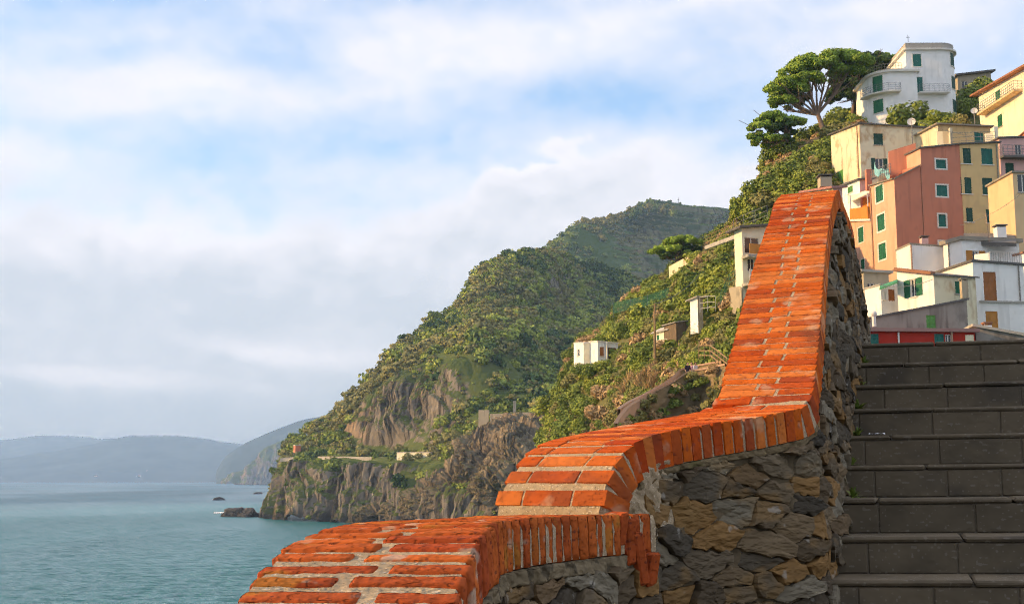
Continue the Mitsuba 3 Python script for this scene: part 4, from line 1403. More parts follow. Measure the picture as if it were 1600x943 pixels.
# --- long cream house with a pitched left side
h = House('cream_house', 'pale cream house with a long sloping roof edge and a teal terrace door', 'house')
wl, wf = h.prism(1465, 122, 1391, 1547, -13, (234, 195, 199), zb=26, left='plaster_cream', front='plaster_yellow')
wl.window(1409, 1417.5, 223, 241, 'shutter_green')
wf.window(1522.5, 1536.5, 207, 224, 'shutter_teal', door=True)
wf.window(1471, 1478, 205.5, 211, kind='pane')
h.done(); h.roof(0.3, 0.14, 'roof_edge')
b0 = wf.hit(1484, 224)
# terrace wall and railing in front of it
tz = P(1500, 226, 118)[2]
rail_line([P(1487, 225.5, 117), P(1556, 223, 116.2)], 1.15, 'iron_paint', 1.2, 'railing', h.key)
q0, q1 = P(1464, 224, 118), P(1486, 224, 117.4)
put('terrace_wall', cat([hexa((q0 + q1) / 2 + [0, 0, 0.45], (q1 - q0) / 2, [0.02, 0.15, 0], [0, 0, 0.75]), hexa(P(1486.3, 224, 117.3) + [0, 0, 0.6], [0.14, 0, 0], [0, 0.16, 0], [0, 0, 0.95])]), 'plaster_cream', h.key)
q0, q1 = P(1540, 224, 117.2), P(1556, 222, 116.8)
put('terrace_wall', cat([hexa((q0 + q1) / 2 + [0, 0, 0.35], (q1 - q0) / 2, [0.02, 0.15, 0], [0, 0, 0.6]), hexa(P(1556.5, 222, 116.7) + [0, 0, 0.55], [0.18, 0, 0], [0, 0.16, 0], [0, 0, 1.0])]), 'plaster_pale', h.key)
put('scupper_pot', trimesh.creation.icosphere(2, 0.35).apply_translation(P(1440, 226, 118.5)), 'roof_slate', h.key, smooth=True) if False else None

# --- salmon tenement: tall block, low block with terrace, and the yellow house that shares its front
h = House('salmon_house', 'tall salmon house with white framed windows rising over the white houses', 'house')
yw = -9
wl, wf = h.prism(1438, 106, 1405, 1499, yw, (248, 232, 226), zb=18, left='plaster_peach', front='plaster_salmon')
for r in ((1462.5, 1478, 249.5, 263), (1463.5, 1480, 289.5, 306.5), (1466.5, 1478, 335, 354), (1467.5, 1483, 377, 394)):
    wf.window(*r, shutter='shutter_teal', frame=0.14)
h.done(); h.roof(0.18, 0.12, 'roof_slate')
Cs, uRs = h.C, (h.R - h.C) / np.linalg.norm((h.R - h.C)[:2])
h2 = House('salmon_house', 'lower salmon house with a roof terrace and three green shuttered windows on its sunlit side', 'house')
d2 = Cs[1] + (P(1396.5, 280, 106)[0] - P(1438, 280, 106)[0]) * uRs[1] / uRs[0]
wl, wf = h2.prism(1397, d2, 1359.5, 1437.5, yw, (291, 280, 259), zb=18, left='plaster_peach', front='plaster_salmon', back=True)
for r in ((1368.5, 1380, 289.5, 315), (1371, 1382.5, 335, 360), (1373, 1384.5, 380, 405)):
    wl.window(*r, shutter='shutter_green', frame=0.16)
wl.pipe(1363.5, 292, 426, 'pipe_copper', 0.06)
h2.done()
hw = min(h2.L[2], h2.C[2]) - 0.25
put('terrace_floor', trimesh.convex.convex_hull(np.array([[*q[:2] * 1.0, zz] for q in (h2.L + (h2.B - h2.L) * 0.05, h2.C + (h2.R - h2.C) * 0.05 + (h2.L - h2.C) * 0.06, h2.R + (h2.L - h2.C) * 0.06, h2.B) for zz in (hw - 0.2, hw)])), 'concrete', h2.key)
put('wall_cap', cat([bar(h2.L + [0, 0, 0.05], h2.C + [0, 0, 0.05], 0.42, 0.1), bar(h2.C + [0, 0, 0.052], h2.R + [0, 0, 0.052], 0.34, 0.1)]), 'roof_edge', h2.key)
a, b = h2.L + [0, 0, 0.12], h2.C + [0, 0, 0.12]
rail_line([P(1361, 283, 112.5), P(1392, 272, 106.5)], 1.0, 'iron_paint', 0.6, 'railing', h2.key)
q = P(1357.5, 291, 113.2)
put('terrace_pillar', hexa(q + [0, 0, 0.6], [0.25, 0, 0], [0, 0.25, 0], [0, 0, 1.0]), 'plaster_salmon', h2.key)
q0, q1 = P(1394, 275, 108.5), P(1437, 262, 107.6)
put('terrace_wall', hexa((q0 + q1) / 2 + [0, 0.8, 1.3], (q1 - q0) / 2, [0.02, 0.12, 0], [0, 0, 1.2]), 'plaster_salmon', h2.key)
# tarp hung on the terrace
gx_, gz_ = np.meshgrid(np.linspace(0, 1, 14), np.linspace(0, 1, 8), indexing='ij')
c00, c10 = P(1366, 252, 110.5), P(1389, 256, 107.5)
G = c00 + gx_[..., None] * (c10 - c00) + gz_[..., None] * np.array([0.1, 0.25, -1.15])
G[..., 2] -= 0.75 * np.sin(gx_ * math.pi) ** 1.0 * (1 - gz_) + 0.25 * np.sin(gx_ * 9)
G[..., 1] += 0.15 * np.sin(gx_ * 14 + gz_ * 2)
k = thing('laundry', 'turquoise cloth hung to dry on the salmon house terrace', 'laundry')
scene[k] = ply(grid_mesh(G), 'cloth_blue', smooth=True)

h = House('yellow_house', 'yellow house joined to the right of the salmon one, with six dark green shutters', 'house')
dy = Cs[1] + (P(1499, 230, 106)[0] - P(1438, 230, 106)[0]) * uRs[1] / uRs[0]
wl, wf = h.prism(1499.3, dy - 0.03, 1490, 1559.5, yw, (229, 226, 223.5), zb=18, left='plaster_yellow', front='plaster_yellow', dback=9)
for r in ((1499.8, 1516, 231.5, 255.5), (1533.5, 1551, 232, 257), (1502, 1518, 277, 302.5), (1535, 1551, 278, 304), (1507, 1520, 324.5, 346.5), (1541, 1554, 327, 348)):
    if r[0] < 1500:
        r = (1501.5, 1517, r[2], r[3])
    wf.window(*r, shutter='shutter_teal' if r[0] > 1530 and r[2] < 250 else 'shutter_dark')
wf.pipe(1558, 226, 290)
h.done(); h.roof(0.22, 0.12, 'roof_slate')

# --- pink house at the right edge
h = House('pink_house', 'pink house at the right edge with a railed balcony floor', 'house')
wl, wf = h.prism(1561, 114, 1555, 1640, -6, (217, 216.5, 214), zb=20, left='plaster_pink', front='plaster_pink', dback=8)
wf.window(1562.5, 1569, 229, 245, 'shutter_dark', kind='pane')
wf.window(1586, 1596, 226, 242, kind='pane')
wf.window(1571, 1584.5, 254.5, 274, 'shutter_dark')
wf.balcony(1561.5, 1636, 246.5, 0.8, 0.2, 1.0, 'roof_slate')
h.done(); h.roof(0.2, 0.14, 'roof_slate')

# --- orange gable behind it
h = House('orange_house', 'orange walled house peeping out at the right edge under the yellow one', 'house')
wl, wf = h.prism(1622, 121, 1587, 1680, -12, (219, 190, 190), zb=30, left='paint_orange', front='paint_orange')
h.done(); h.roof(0.15, 0.12, 'roof_tile')

# --- big pale yellow house up on the right, its long side to the sun
h = House('yellow_house', 'large pale yellow house high at the right edge with a sloping eave and balcony', 'house')
wl, wf = h.prism(1640, 122, 1529, 1720, -4, (149, 86, 86), zb=36, left='plaster_pale', front='plaster_pale')
wl.window(1555.5, 1563.5, 141, 163.5, 'shutter_green')
wl.window(1558.6, 1566, 179, 198.5, 'shutter_green')
ub0, ub1 = wl.hit(1539, 175)[0], wl.hit(1598, 152)[0]
wl.balcony(0, 0, 0, 1.0, 0.22, 1.0, 'plaster_ochre', u=(min(ub0, ub1), max(ub0, ub1)), z=wl.hit(1548, 172)[1])
h.done(); h.roof(0.75, 0.2, 'roof_tile')

# --- low roofed house behind the villa garden
h = House('flat_roofed_house', 'low flat roofed house half hidden by trees right of the villa', 'house')
wl, wf = h.prism(1496, 168, 1490, 1548, -6, (117, 119, 113), zb=50, left='plaster_beige', front='plaster_beige', dback=6)
wf.window(1503, 1512, 127, 137, kind='pane')
h.done(); h.roof(0.5, 0.25, 'roof_slate')

# --- ochre house, lower right
h = House('ochre_house', 'ochre house at the right edge whose sunlit corner is cut by a shadow', 'house')
wl, wf = h.prism(1582, 97, 1543, 1660, -11, (291.5, 270, 272), zb=18, left='plaster_ochre', front='plaster_ochre')
wf.window(1590, 1606, 272, 300, 'shutter_brown', kind='pane')
h.done(); h.roof(0.15, 0.14, 'roof_edge')

# --- pink and white house and the orange terrace house left of the salmon block
h = House('pink_house', 'small pink and white house with one green window just above the coping', 'house')
wl, wf = h.prism(1343, 117, 1311, 1362, -10, (293, 281, 280), zb=20, left='plaster_villa', front='plaster_pink')
wl.window(1324.5, 1332.5, 291, 301.5, 'shutter_leaf')
h.done(); h.roof(0.3, 0.14, 'roof_slate')
h = House('terrace_house', 'house with an orange terrace under a cream awning left of the salmon house', 'house')
wl, wf = h.prism(1361.5, 112.5, 1322, 1375, -9, (346, 345, 345), zb=18, left='plaster_peach', front='plaster_peach')
wl.window(1341, 1349.5, 355, 378.5, 'shutter_green', frame=0.1)
wl.window(1345, 1351, 405, 424, 'shutter_green', frame=0.1)
h.done(); h.roof(0.25, 0.2, 'trim_white')
a, b = P(1330, 345, 116.5), P(1358, 342, 113.2)
put('terrace_parapet', hexa((a + b) / 2 + [0, 0, 0.6], (b - a) / 2, [0.12, 0.02, 0], [0, 0, 0.6]), 'paint_orange', h.key)
put('terrace_back', hexa((a + b) / 2 + [1.3, 1.2, 1.25], (b - a) / 2 * 1.25, [0.12, 0.02, 0], [0, 0, 1.3]), 'paint_orange', h.key)
rail_line([P(1331, 338, 116.4), P(1358, 335, 113.2)], 0.75, 'pole_wood', 1.0, 'railing', h.key, rails=(1.0,))
aw = [P(1325, 316, 117.5), P(1358, 300, 113.6), P(1358, 296, 115.6), P(1325, 306, 119.5)]
put('awning', trimesh.Trimesh(np.vstack([np.array(aw), np.array(aw) - [0, 0, 0.12]]), [[0, 1, 2], [0, 2, 3], [4, 6, 5], [4, 7, 6], [0, 4, 5], [0, 5, 1], [1, 5, 6], [1, 6, 2], [2, 6, 7], [2, 7, 3], [3, 7, 4], [3, 4, 0]], process=False), 'awning_cream', h.key)
for q in (P(1330, 345, 116.5), P(1357, 343, 113.3)):
    put('post', bar(q, q + [0, 0, 2.6], 0.09), 'trim_white', h.key)

h = House('low_roofed_house', 'low house with a pink roof and dark chimney showing over the top of the coping', 'house')
wl, wf = h.prism(1302, 90, 1256, 1316, -14, (301, 294, 293.5), zb=20, left='plaster_cream', front='plaster_pink')
for z_ in (38.5, 35.2, 31.9, 28.6, 25.3):
    wl.window(rect=(1.2, 2.0, z_ - 1.3, z_), shutter='shutter_green')
    wf.window(rect=(0.16, wf.len - 0.16, z_ - 1.3, z_), shutter='shutter_green') if wf.len > 0.9 else None
print('low house', wl.len, wf.len)
h.done(); h.roof(0.3, 0.16, 'roof_pink')
h.chimney(P(1289, 293, 92.5), 0.9, 0.75, 'plaster_beige')

# --- white houses, lower right
h = House('white_house', 'white house with a rounded white wall to the left of the white block', 'house')
wl, wf = h.prism(1422, 96, 1400, 1475, -10, (392, 382, 385.5), zb=17, left='plaster_white', front='plaster_white')
wf.pipe(1424, 383, 424, 'pipe_copper')
h.done(); h.roof(0.06, 0.12, 'roof_edge')
h.chimney(P(1444, 382, 99), 0.55, 0.5, 'plaster_pink')
h = House('white_house', 'white house with orange shutters either side of its small window', 'house')
wl, wf = h.prism(1502.5, 93, 1473.5, 1592, -10, (383, 375, 379), zb=17, left='plaster_white', front='plaster_white')
wf.window(1519.5, 1529.5, 391.5, 408, 'shutter_orange', kind='open', leaf=0.52)
wl.pipe(1484, 381, 425, 'pipe_grey', 0.04)
h.done(); h.roof(0.22, 0.3, 'roof_edge')
rf = [P(1505, 377, 94.5), P(1588, 379, 91), P(1585, 364, 99), P(1506, 364, 102)]
put('back_roof', trimesh.convex.convex_hull(np.vstack([np.array(rf), np.array(rf) - [0, 0, 0.3]])), 'roof_slate', h.key)
h.chimney(P(1563, 372, 96), 0.75, 0.85, 'plaster_white')
q = P(1546, 378, 92.5)
put('antenna', tube([q, q + [-0.15, 0, 2.3]], 0.035, 5), 'pipe_copper', h.key)
h = House('white_house', 'white house with two closed orange brown shutters one above the other', 'house')
wl, wf = h.prism(1519.5, 85, 1450, 1599, -9, (432, 409, 415), zb=14, left='plaster_white', front='plaster_white')
wf.window(1537, 1557, 424.5, 469.5, 'shutter_brown', door=True)
wf.window(1540.5, 1559.5, 486, 518, 'shutter_orange', door=True)
wf.pipe(1592, 415, 470)
put('ledge', wf.box(0.35, wf.len - 0.1, wf.hit(1560, 473)[1], wf.hit(1560, 470)[1], 0.002, 0.16), 'concrete', h.key)
h.done(); h.roof(0.15, 0.16, 'roof_slate')
p0, p1 = P(1546, 411, 87), P(1597, 414, 85.6)
rail_line([p0, p1], 0.85, 'iron_paint', 0.16, 'railing', h.key, rails=(1.0, 0.08), w=0.025)
put('roof_parapet', hexa((P(1524, 411, 89) + P(1546, 409, 88)) / 2 + [0, 0, 0.35], (P(1546, 409, 88) - P(1524, 411, 89)) / 2, [0, 0.12, 0], [0, 0, 0.3]), 'plaster_white', h.key)

h = House('small_white_house', 'small white house with green shutters and a stained cream front under a tiled roof edge', 'house')
wl, wf = h.prism(1458.5, 81, 1401, 1524, -19, (424, 430, 434), zb=14, left='plaster_white', front='plaster_cream')
wl.window(1422.5, 1432, 435.5, 463.5, 'shutter_green', kind='open', leaf=0.62)
wf.window(1492.5, 1503, 439.5, 458.5, 'shutter_green')
h.done(); h.roof(0.2, 0.1, 'roof_slate')
tl = []
for i in range(18):
    c = h.L + (h.C - h.L) * (i + 0.5) / 18 + np.array([-0.12, -0.1, 0.15])
    dirv = np.array([0.8, 0.35, 0.05])
    k = put('roof_tile', tube([c - dirv * 0.16, c + dirv * 0.32], [0.13, 0.10], 8), 'roof_tile', h.key, smooth=40)
h.chimney(P(1507, 466, 80.5), 0.42, 1.15, 'plaster_beige', 'roof_edge', 'flue')

h = House('grey_house', 'grey stained stucco house with a single bright green shutter', 'house')
wl, wf = h.prism(1352, 73.5, 1345, 1510.5, -5, (502, 499.5, 469), zb=11, left='plaster_grey', front='plaster_grey', dback=4)
wf.window(1447.5, 1462, 492, 513, 'shutter_leaf')
h.done(); h.roof(0.12, 0.12, 'roof_slate')

h = House('beige_house', 'small flat roofed beige house with one dark window just right of the parapet', 'house')
wl, wf = h.prism(1349, 88, 1343, 1388.5, -6, (425, 425, 427), zb=12, left='plaster_beige', front='plaster_beige', dback=5)
wf.window(1354.5, 1366, 441.5, 458, 'shutter_teal', kind='pane')
h.done(); h.roof(0.25, 0.18, 'concrete')
h = House('awning_house', 'little house with a green awning and wooden door left of the small white house', 'house')
wl, wf = h.prism(1376, 86, 1371, 1404, -16, (446, 445, 440), zb=12, left='plaster_white', front='plaster_white', dback=4)
wf.window(1388, 1398, 452, 470, 'shutter_brown', door=True)
wf.window(1379.5, 1384, 455, 468, kind='pane')
h.done(); h.roof(0.1, 0.1, 'concrete')
aw = [P(1374, 450, 83.6), P(1402, 439, 82.4), P(1402, 436, 85), P(1375, 446, 86)]
put('awning', trimesh.convex.convex_hull(np.vstack([np.array(aw), np.array(aw) - [0, 0, 0.14]])), 'awning_green', h.key)

# red shop front along the foot of the grey house
h = House('red_shop', 'low red shop front with green doors under a mauve roof edge above the steps', 'shop')
wl, wf = h.prism(1347, 70, 1340, 1523, -4, (517, 517.5, 519), zb=21.4, left='paint_red', front='paint_red', dback=3.2)
wf.window(1352, 1374, 521, 575, 'shutter_teal', door=True)
wf.window(1461, 1476, 521, 575, 'shutter_teal', door=True)
wf.window(1477, 1487, 522, 545, kind='pane')
wf.pipe(1404, 519, 560, 'trim_white', 0.05)
wf.pipe(1486.8, 517, 545, 'pipe_copper', 0.06)
put('pale_panel', wf.box(wf.hit(1508, 525)[0], wf.hit(1521, 525)[0], 21.6, wf.za - 0.15, 0.003, 0.03), 'plaster_cream', h.key)
put('base_wall', hexa((h.L + h.C + h.R + h.B) / 4 * [1, 1, 0] + [0, 0, 16.2], (h.R - h.C) / 2 * [1, 1, 0] * 1.03, (h.L - h.C) / 2 * [1, 1, 0] * 1.06, [0, 0, 5.19]), 'plaster_grey', h.key)
h.done(); h.roof(0.22, 0.2, 'mauve_edge')
q = P(1366, 510, 71)
put('vent_pipe', cat([tube([q, q + [0, 0, 0.7]], 0.12, 8), trimesh.creation.icosphere(1, 0.2).apply_translation(q + [0, 0, 0.75])]), 'dish_white', h.key, smooth=40)

h = House('grey_roofed_house', 'low grey roof with a white chimney just over the last step', 'house')
wl, wf = h.prism(1524, 71, 1518, 1640, 8, (512, 511, 532), zb=11, left='plaster_grey', front='plaster_grey', dback=6)
h.done(); h.roof(0.2, 0.16, 'concrete')
h.chimney(P(1543, 523, 71.2), 0.42, 0.55, 'plaster_white', 'roof_tile')

h = House('pale_house', 'narrow pale house right of the two shuttered white house, at the very edge', 'house')
wl, wf = h.prism(1599.5, 90, 1585, 1680, -8, (400, 396, 399), zb=12, left='plaster_white', front='plaster_pink')
for z_ in (31.0, 27.6, 24.2):
    for u_ in (0.8, 2.4):
        wf.window(rect=(u_, u_ + 0.9, z_ - 1.4, z_), shutter='shutter_green')
h.done(); h.roof(0.12, 0.14, 'roof_tile')

# --- houses on the slope left of the parapet
h = House('white_box_house', 'small white box shaped house with orange brown shutters alone in the scrub', 'house')
wl, wf = h.prism(912, 160, 896.5, 922.5, -20, (536, 536.5, 536), zb=30.4, left='plaster_white', front='plaster_pale')
wl.window(902, 906, 545, 556, kind='pane')
h.done(); h.roof(0.06, 0.12, 'trim_white')
h.walls = []
wl, wf = h.prism(934, 158, 921.5, 965.5, -20, (534.5, 533.5, 536.5), zb=30.6, left='plaster_white', front='plaster_white')
wf.window(936, 943.5, 541.5, 556, 'shutter_brown')
wf.window(949.5, 963, 543, 560, 'wood_door', door=True)
put('porch_post', wf.box(wf.hit(945.5, 550)[0], wf.hit(947.5, 550)[0], 30.6, wf.za - 0.05, 0.1, 0.5), 'trim_white', h.key)
h.done(); h.roof(0.12, 0.14, 'trim_white')
h = House('green_shuttered_cottage', 'pale yellow cottage with two green windows beside a utility pole', 'house')
wl, wf = h.prism(1044.5, 131, 1021, 1054, -24, (520, 514, 509), zb=28, left='plaster_pale', front='plaster_villa')
wl.window(1026, 1030, 523, 531, 'shutter_green')
wl.window(1037.5, 1043, 520, 529, 'shutter_green')
wf.window(1047, 1053, 515, 531, 'wood_door', door=True)
h.done(); h.roof(0.25, 0.12, 'concrete')
h = House('wooden_shed', 'brown wooden shed beside the pale cottage', 'shed')
wl, wf = h.prism(1056, 129, 1052, 1078.5, -18, (503, 503.5, 501), zb=28, left='weathered_wood', front='weathered_wood', dback=3)
for i in range(11):
    u = (i + 0.5) * wf.len / 11
    put('board', wf.box(u - wf.len / 22 + 0.01, u + wf.len / 22 - 0.01, 28.5, wf.za - 0.15, 0.003, 0.03), 'weathered_wood', h.key)
h.done(); h.roof(0.2, 0.1, 'concrete')
h = House('white_shed', 'narrow white shed with a grey flat roof on the slope', 'shed')
wl, wf = h.prism(1090, 119, 1078, 1098, -26, (470, 465, 465.5), zb=30.3, left='plaster_villa', front='plaster_beige')
h.done(); h.roof(0.35, 0.1, 'concrete')
rail_line([P(1094, 488, 118), P(1106, 486, 117), P(1118, 486, 116)], 1.5, 'dish_white', 1.2, 'railing', h.key)

h = House('terraced_villa', 'narrow cream villa of two storeys with glazed balconies behind the parapet', 'house')
wl, wf = h.prism(1159, 114, 1147, 1212, -22, (362, 357, 353), zb=20, left='plaster_pale', front='plaster_pale')
wf.window(1162, 1186, 371, 396, kind='pane', sill=False)
wf.window(1160, 1164.5, 404, 422, 'wood_door', kind='pane', sill=False)
wf.window(1168, 1178.5, 404, 424, kind='pane', sill=False)
wf.window(1161, 1167, 454, 466, kind='pane', sill=False)
wf.balcony(1158.5, 1195, 401.5, 1.2, 0.25, 0, 'concrete')
put('balcony_panel', wf.box(0.05, wf.hit(1190, 390)[0], wf.hit(1175, 399.5)[1], wf.hit(1175, 384.5)[1], 1.1, 1.16), 'shutter_orange', h.key)
wf.balcony(1159, 1195, 445, 1.1, 0.25, 0, 'concrete')
put('balcony_panel', wf.box(0.05, wf.hit(1186, 430)[0], wf.hit(1175, 443)[1], wf.hit(1175, 424)[1], 1.0, 1.05), 'trim_white', h.key)
h.done(); h.roof(0.6, 0.2, 'roof_slate')
h.walls = []
q0, q1 = P(1140, 454, 116), P(1158, 452, 114)
put('garden_wall', hexa((q0 + q1) / 2 - [0, 0, 1], (q1 - q0) / 2, [0, 0.15, 0], [0, 0, 1.3]), 'plaster_beige', h.key)

# long ramp wall up to the villa
k = thing('ramp_wall', 'pale sloping ramp wall with a thin railing leading to the cream villa', 'wall')
q0, q1 = P(1102, 384, 134), P(1150, 366, 121)
put('wall', hexa((q0 + q1) / 2 - [0, 0, 0.25], (q1 - q0) / 2, [0.1, 0.16, 0], [0, 0, 0.2]), 'concrete', k)
rail_line([q0 + [0, 0, 0.12], q1 + [0, 0, 0.12]], 1.0, 'pole_wood', 1.0, 'railing', k)
k = thing('fence', 'open metal fence on the terrace above the cream villa', 'fence')
rail_line([P(1147, 362, 124), P(1177, 349, 121), P(1180, 349, 119), P(1199, 341, 117)], 1.3, 'iron_paint', 1.2, 'rail', k)
k = thing('retaining_wall', 'low pale stone wall below the small umbrella pine', 'wall')
q0, q1 = P(1046, 424, 172), P(1078, 407, 166)
scene[k] = ply(hexa((q0 + q1) / 2 - [0, 0, 0.6], (q1 - q0) / 2, [0.1, 0.2, 0], [0, 0, 1.3]), 'plaster_cream')

# poles and wires
for (px, yb, yt, d, lab) in ((1023, 545, 474, 128, 'wooden utility pole beside the pale cottage'), (1045, 496, 458, 150, 'thin pole at the end of the green net fence')):
    k = thing('utility_pole', lab, 'pole')
    a, b = P(px, yb, d), P(px, yt, d)
    put('pole', tube([a - [0, 0, 1], b], [0.14, 0.10] if d < 145 else [0.06, 0.05], 8), 'pole_wood', k, smooth=40)
    put('crossarm', bar(b - [0.35, 0, 0.25], b + [0.35, 0, -0.25], 0.09), 'pole_wood', k)
k = thing('overhead_cable', 'cable sagging from the utility pole up the slope', 'cable')
a, b = P(1024, 474, 128), P(1092, 430, 138)
tt = np.linspace(0, 1, 14)[:, None]
scene[k] = ply(tube(a + (b - a) * tt - np.array([0, 0, 1.0]) * 1.3 * (tt * (1 - tt)) * 4 * 0.4, 0.035, 5), 'iron_paint')
k = thing('net_fence', 'green netting fence across the scrub slope', 'fence')
pts = [P(958, 486, 178), P(985, 480, 172), P(1012, 475, 166), P(1045, 464, 158)]
for i, (a, b) in enumerate(zip(pts[:-1], pts[1:])):
    put('post', bar(a - [0, 0, 1], a + [0, 0, 1.3], 0.07), 'iron_paint', k)
    ms = [bar(a + (b - a) * t + [0, 0, -0.3], a + (b - a) * t + [0, 0, 1.2], 0.03) for t in np.linspace(0, 1, 40)] + [bar(a + [0, 0, z], b + [0, 0, z], 0.03) for z in np.linspace(-0.3, 1.2, 12)]
    put('net', cat(ms), 'net_green', k)
scene['net_green'] = rough((0.05, 0.17, 0.105), 0.8, 0.1)
k = thing('railing', 'green metal railing of the garden stairs beside the cream villa', 'railing')
rail_line([P(1126, 476, 114), P(1133, 462, 113), P(1140, 446, 112), P(1150, 440, 111)], 1.1, 'net_green', 0.8, 'rail', k)

# dishes
for (px, py, d, r, lab) in ((1424, 190, 119, 0.42, 'white satellite dish on a post above the cream houses'), (1522, 173, 126, 0.36, 'smaller satellite dish beside the large yellow house')):
    k = thing('satellite_dish', lab, 'satellite dish')
    c = P(px, py, d)
    n = np.array([-0.35, -0.9, 0.25]); n /= np.linalg.norm(n)
    a1 = np.cross(n, [0, 0, 1]); a1 /= np.linalg.norm(a1); a2 = np.cross(a1, n)
    G = np.array([[c + (a1 * math.cos(t) + a2 * math.sin(t)) * rr * r - n * (0.25 * r * (1 - rr ** 2)) for t in np.linspace(0, 2 * math.pi, 21)] for rr in np.linspace(0.02, 1, 6)])
    put('bowl', cat([grid_mesh(G), grid_mesh(G - n * 0.02)]), 'dish_white', k, smooth=True)
    put('post', tube([c - n * 0.2 - [0, 0, 2.2], c - n * 0.2], 0.05, 6), 'pipe_grey', k)
    put('arm', bar(c - a2 * r * 0.9, c + n * 0.45 - a2 * 0.1, 0.04), 'pipe_grey', k)

# --- path on the headland with its gallery roof, the red house at its end
k = thing('path_shelter', 'long pale concrete shelter over the cliff path on the headland', 'shelter')
a, b = P(622, 712.5, 462), P(674, 712.5, 452)
put('wall', hexa((a + b) / 2, (b - a) / 2, [0.3, 2.0, 0], [0, 0, 1.4]), 'plaster_pale', k)
put('roof', hexa((a + b) / 2 + [0, 0, 1.55], (b - a) / 2 * 1.02, [0.3, 2.4, 0], [0, 0, 0.14]), 'concrete', k)
h = House('red_house', 'tiny red house at the far end of the cliff path', 'house')
wl, wf = h.prism(461.5, 552, 458.5, 470, -20, (696, 695.5, 695.5), zb=24, left='plaster_salmon', front='plaster_salmon')
h.done(); h.roof(0.2, 0.25, 'trim_white')

# ruined stone walls above the outcrop
k = thing('ruined_wall', 'ruined stone terrace walls above the rocky outcrop on the shore', 'wall')
for (x0, x1, y0, y1, d0, d1) in ((748, 764, 640, 664, 424, 423), (766, 800, 646, 668, 423, 421), (802, 806, 626, 660, 421, 421), (806, 836, 644, 662, 421, 419)):
    q0, q1 = P(x0, y1, d0), P(x1, y1, d1)
    hh = P(x0, y0, d0)[2] - q0[2]
    put('wall', hexa((q0 + q1) / 2 + [0, 0, hh / 2 - 2], (q1 - q0) / 2, [0.1, 0.5, 0], [0, 0, hh / 2 + 2]), 'plaster_beige', k)
# path ledge on the cliff and its parapet
PX = [(440, 716.5, 543), (470, 714.5, 538), (510, 714, 508), (560, 714.5, 492), (600, 715, 480), (640, 716, 462), (680, 717, 446), (712, 718, 428)]
pp = PchipInterpolator([q[0] for q in PX], np.array([P(*q) for q in PX]))(np.linspace(440, 712, 60))
G = np.stack([pp + [0, -3.0, 0.35], pp + [0, -3.0, -1.3], pp + [0, -2.5, -1.4], pp + [0, -2.5, 0.35], pp + [0, -3.0, 0.35]], 1)
k = thing('path_parapet', 'long grey parapet of the path that runs along the cliff', 'wall')
scene[k] = ply(grid_mesh(G), 'concrete')
structure('cliff_path', grid_mesh(np.stack([pp + [0, -2.45, -0.4], pp + [0, 6, -0.4]], 1)), 'concrete', 'footpath cut along the cliff', 'path', smooth=False)

# sloping walled path down from the town, with people behind its wall
wp = PchipInterpolator([0, 1, 2, 3, 4, 5], np.array([P(*q) for q in ((963, 664, 88), (984, 637, 91), (1010, 622, 94), (1055, 598, 97), (1088, 580, 98), (1136, 571, 94))]))(np.linspace(0, 5, 70))
wq = PchipInterpolator([0, 1, 2, 3, 4, 5], np.array([P(*q) for q in ((968, 641, 92), (984, 630, 94.5), (1010, 617, 97.5), (1050, 594, 100.5), (1072, 577, 102), (1130, 566, 99))]))(np.linspace(0, 5, 70))
k = thing('path_wall', 'old stone wall with a pale coping that climbs in a curve to the town', 'wall')
put('wall', grid_mesh(np.stack([wp + [-0.2, -0.3, 0], wp + [-0.15, -0.7, -4], wp + [0.1, -0.9, -9]], 1)), 'wall_mortar2', k, smooth=True)
put('coping', grid_mesh(np.stack([wp + [-0.25, -0.36, 0.0], wp + [-0.25, -0.36, 0.14], wp + [0.08, 0.08, 0.14], wp + [0.08, 0.08, -0.9]], 1)), 'path_coping', k)
k = thing('path_wall', 'inner wall of the climbing path, its coping a thin pale line behind the outer one', 'wall')
put('wall', grid_mesh(np.stack([wq + [-0.2, -0.2, 0], wq + [-0.2, -0.2, -2.5]], 1)), 'wall_mortar2', k, smooth=True)
put('coping', grid_mesh(np.stack([wq + [-0.25, -0.25, -0.02], wq + [-0.25, -0.25, 0.12], wq + [0.05, 0.02, 0.12], wq + [0.05, 0.02, -0.9]], 1)), 'path_coping', k)
scene['path_coping'] = rough(lambda p, n, uv: mix((0.56, 0.36, 0.24), (0.38, 0.25, 0.17), fbm(p.x, p.y, p.z, 3)), 0.9, 0.1)
scene['wall_mortar2'] = rough(lambda p, n, uv: mix((0.36, 0.26, 0.15), (0.12, 0.10, 0.05), fbm(p.x * 2.2, p.y * 2.2, p.z * 4, 4)), 0.95, 0.1, lambda p, n, uv: fbm(p.x * 3, p.y * 3, p.z * 6, 4), 0.3, eps=0.02)
structure('climbing_path', grid_mesh(np.stack([wp + [0.2, 0.3, -1.1], wq + [-0.2, -0.3, -1.15]], 1)), 'concrete', 'narrow path that climbs between two walls', 'path', smooth=False)
k = thing('handrail', 'wooden handrail with two bars beside the climbing path', 'railing')
rail_line([P(1092, 560, 101), P(1110, 560, 99), P(1118, 566, 97), P(1137, 582, 93)], 1.1, 'pole_wood', 1.0, 'rail', k, w=0.07)


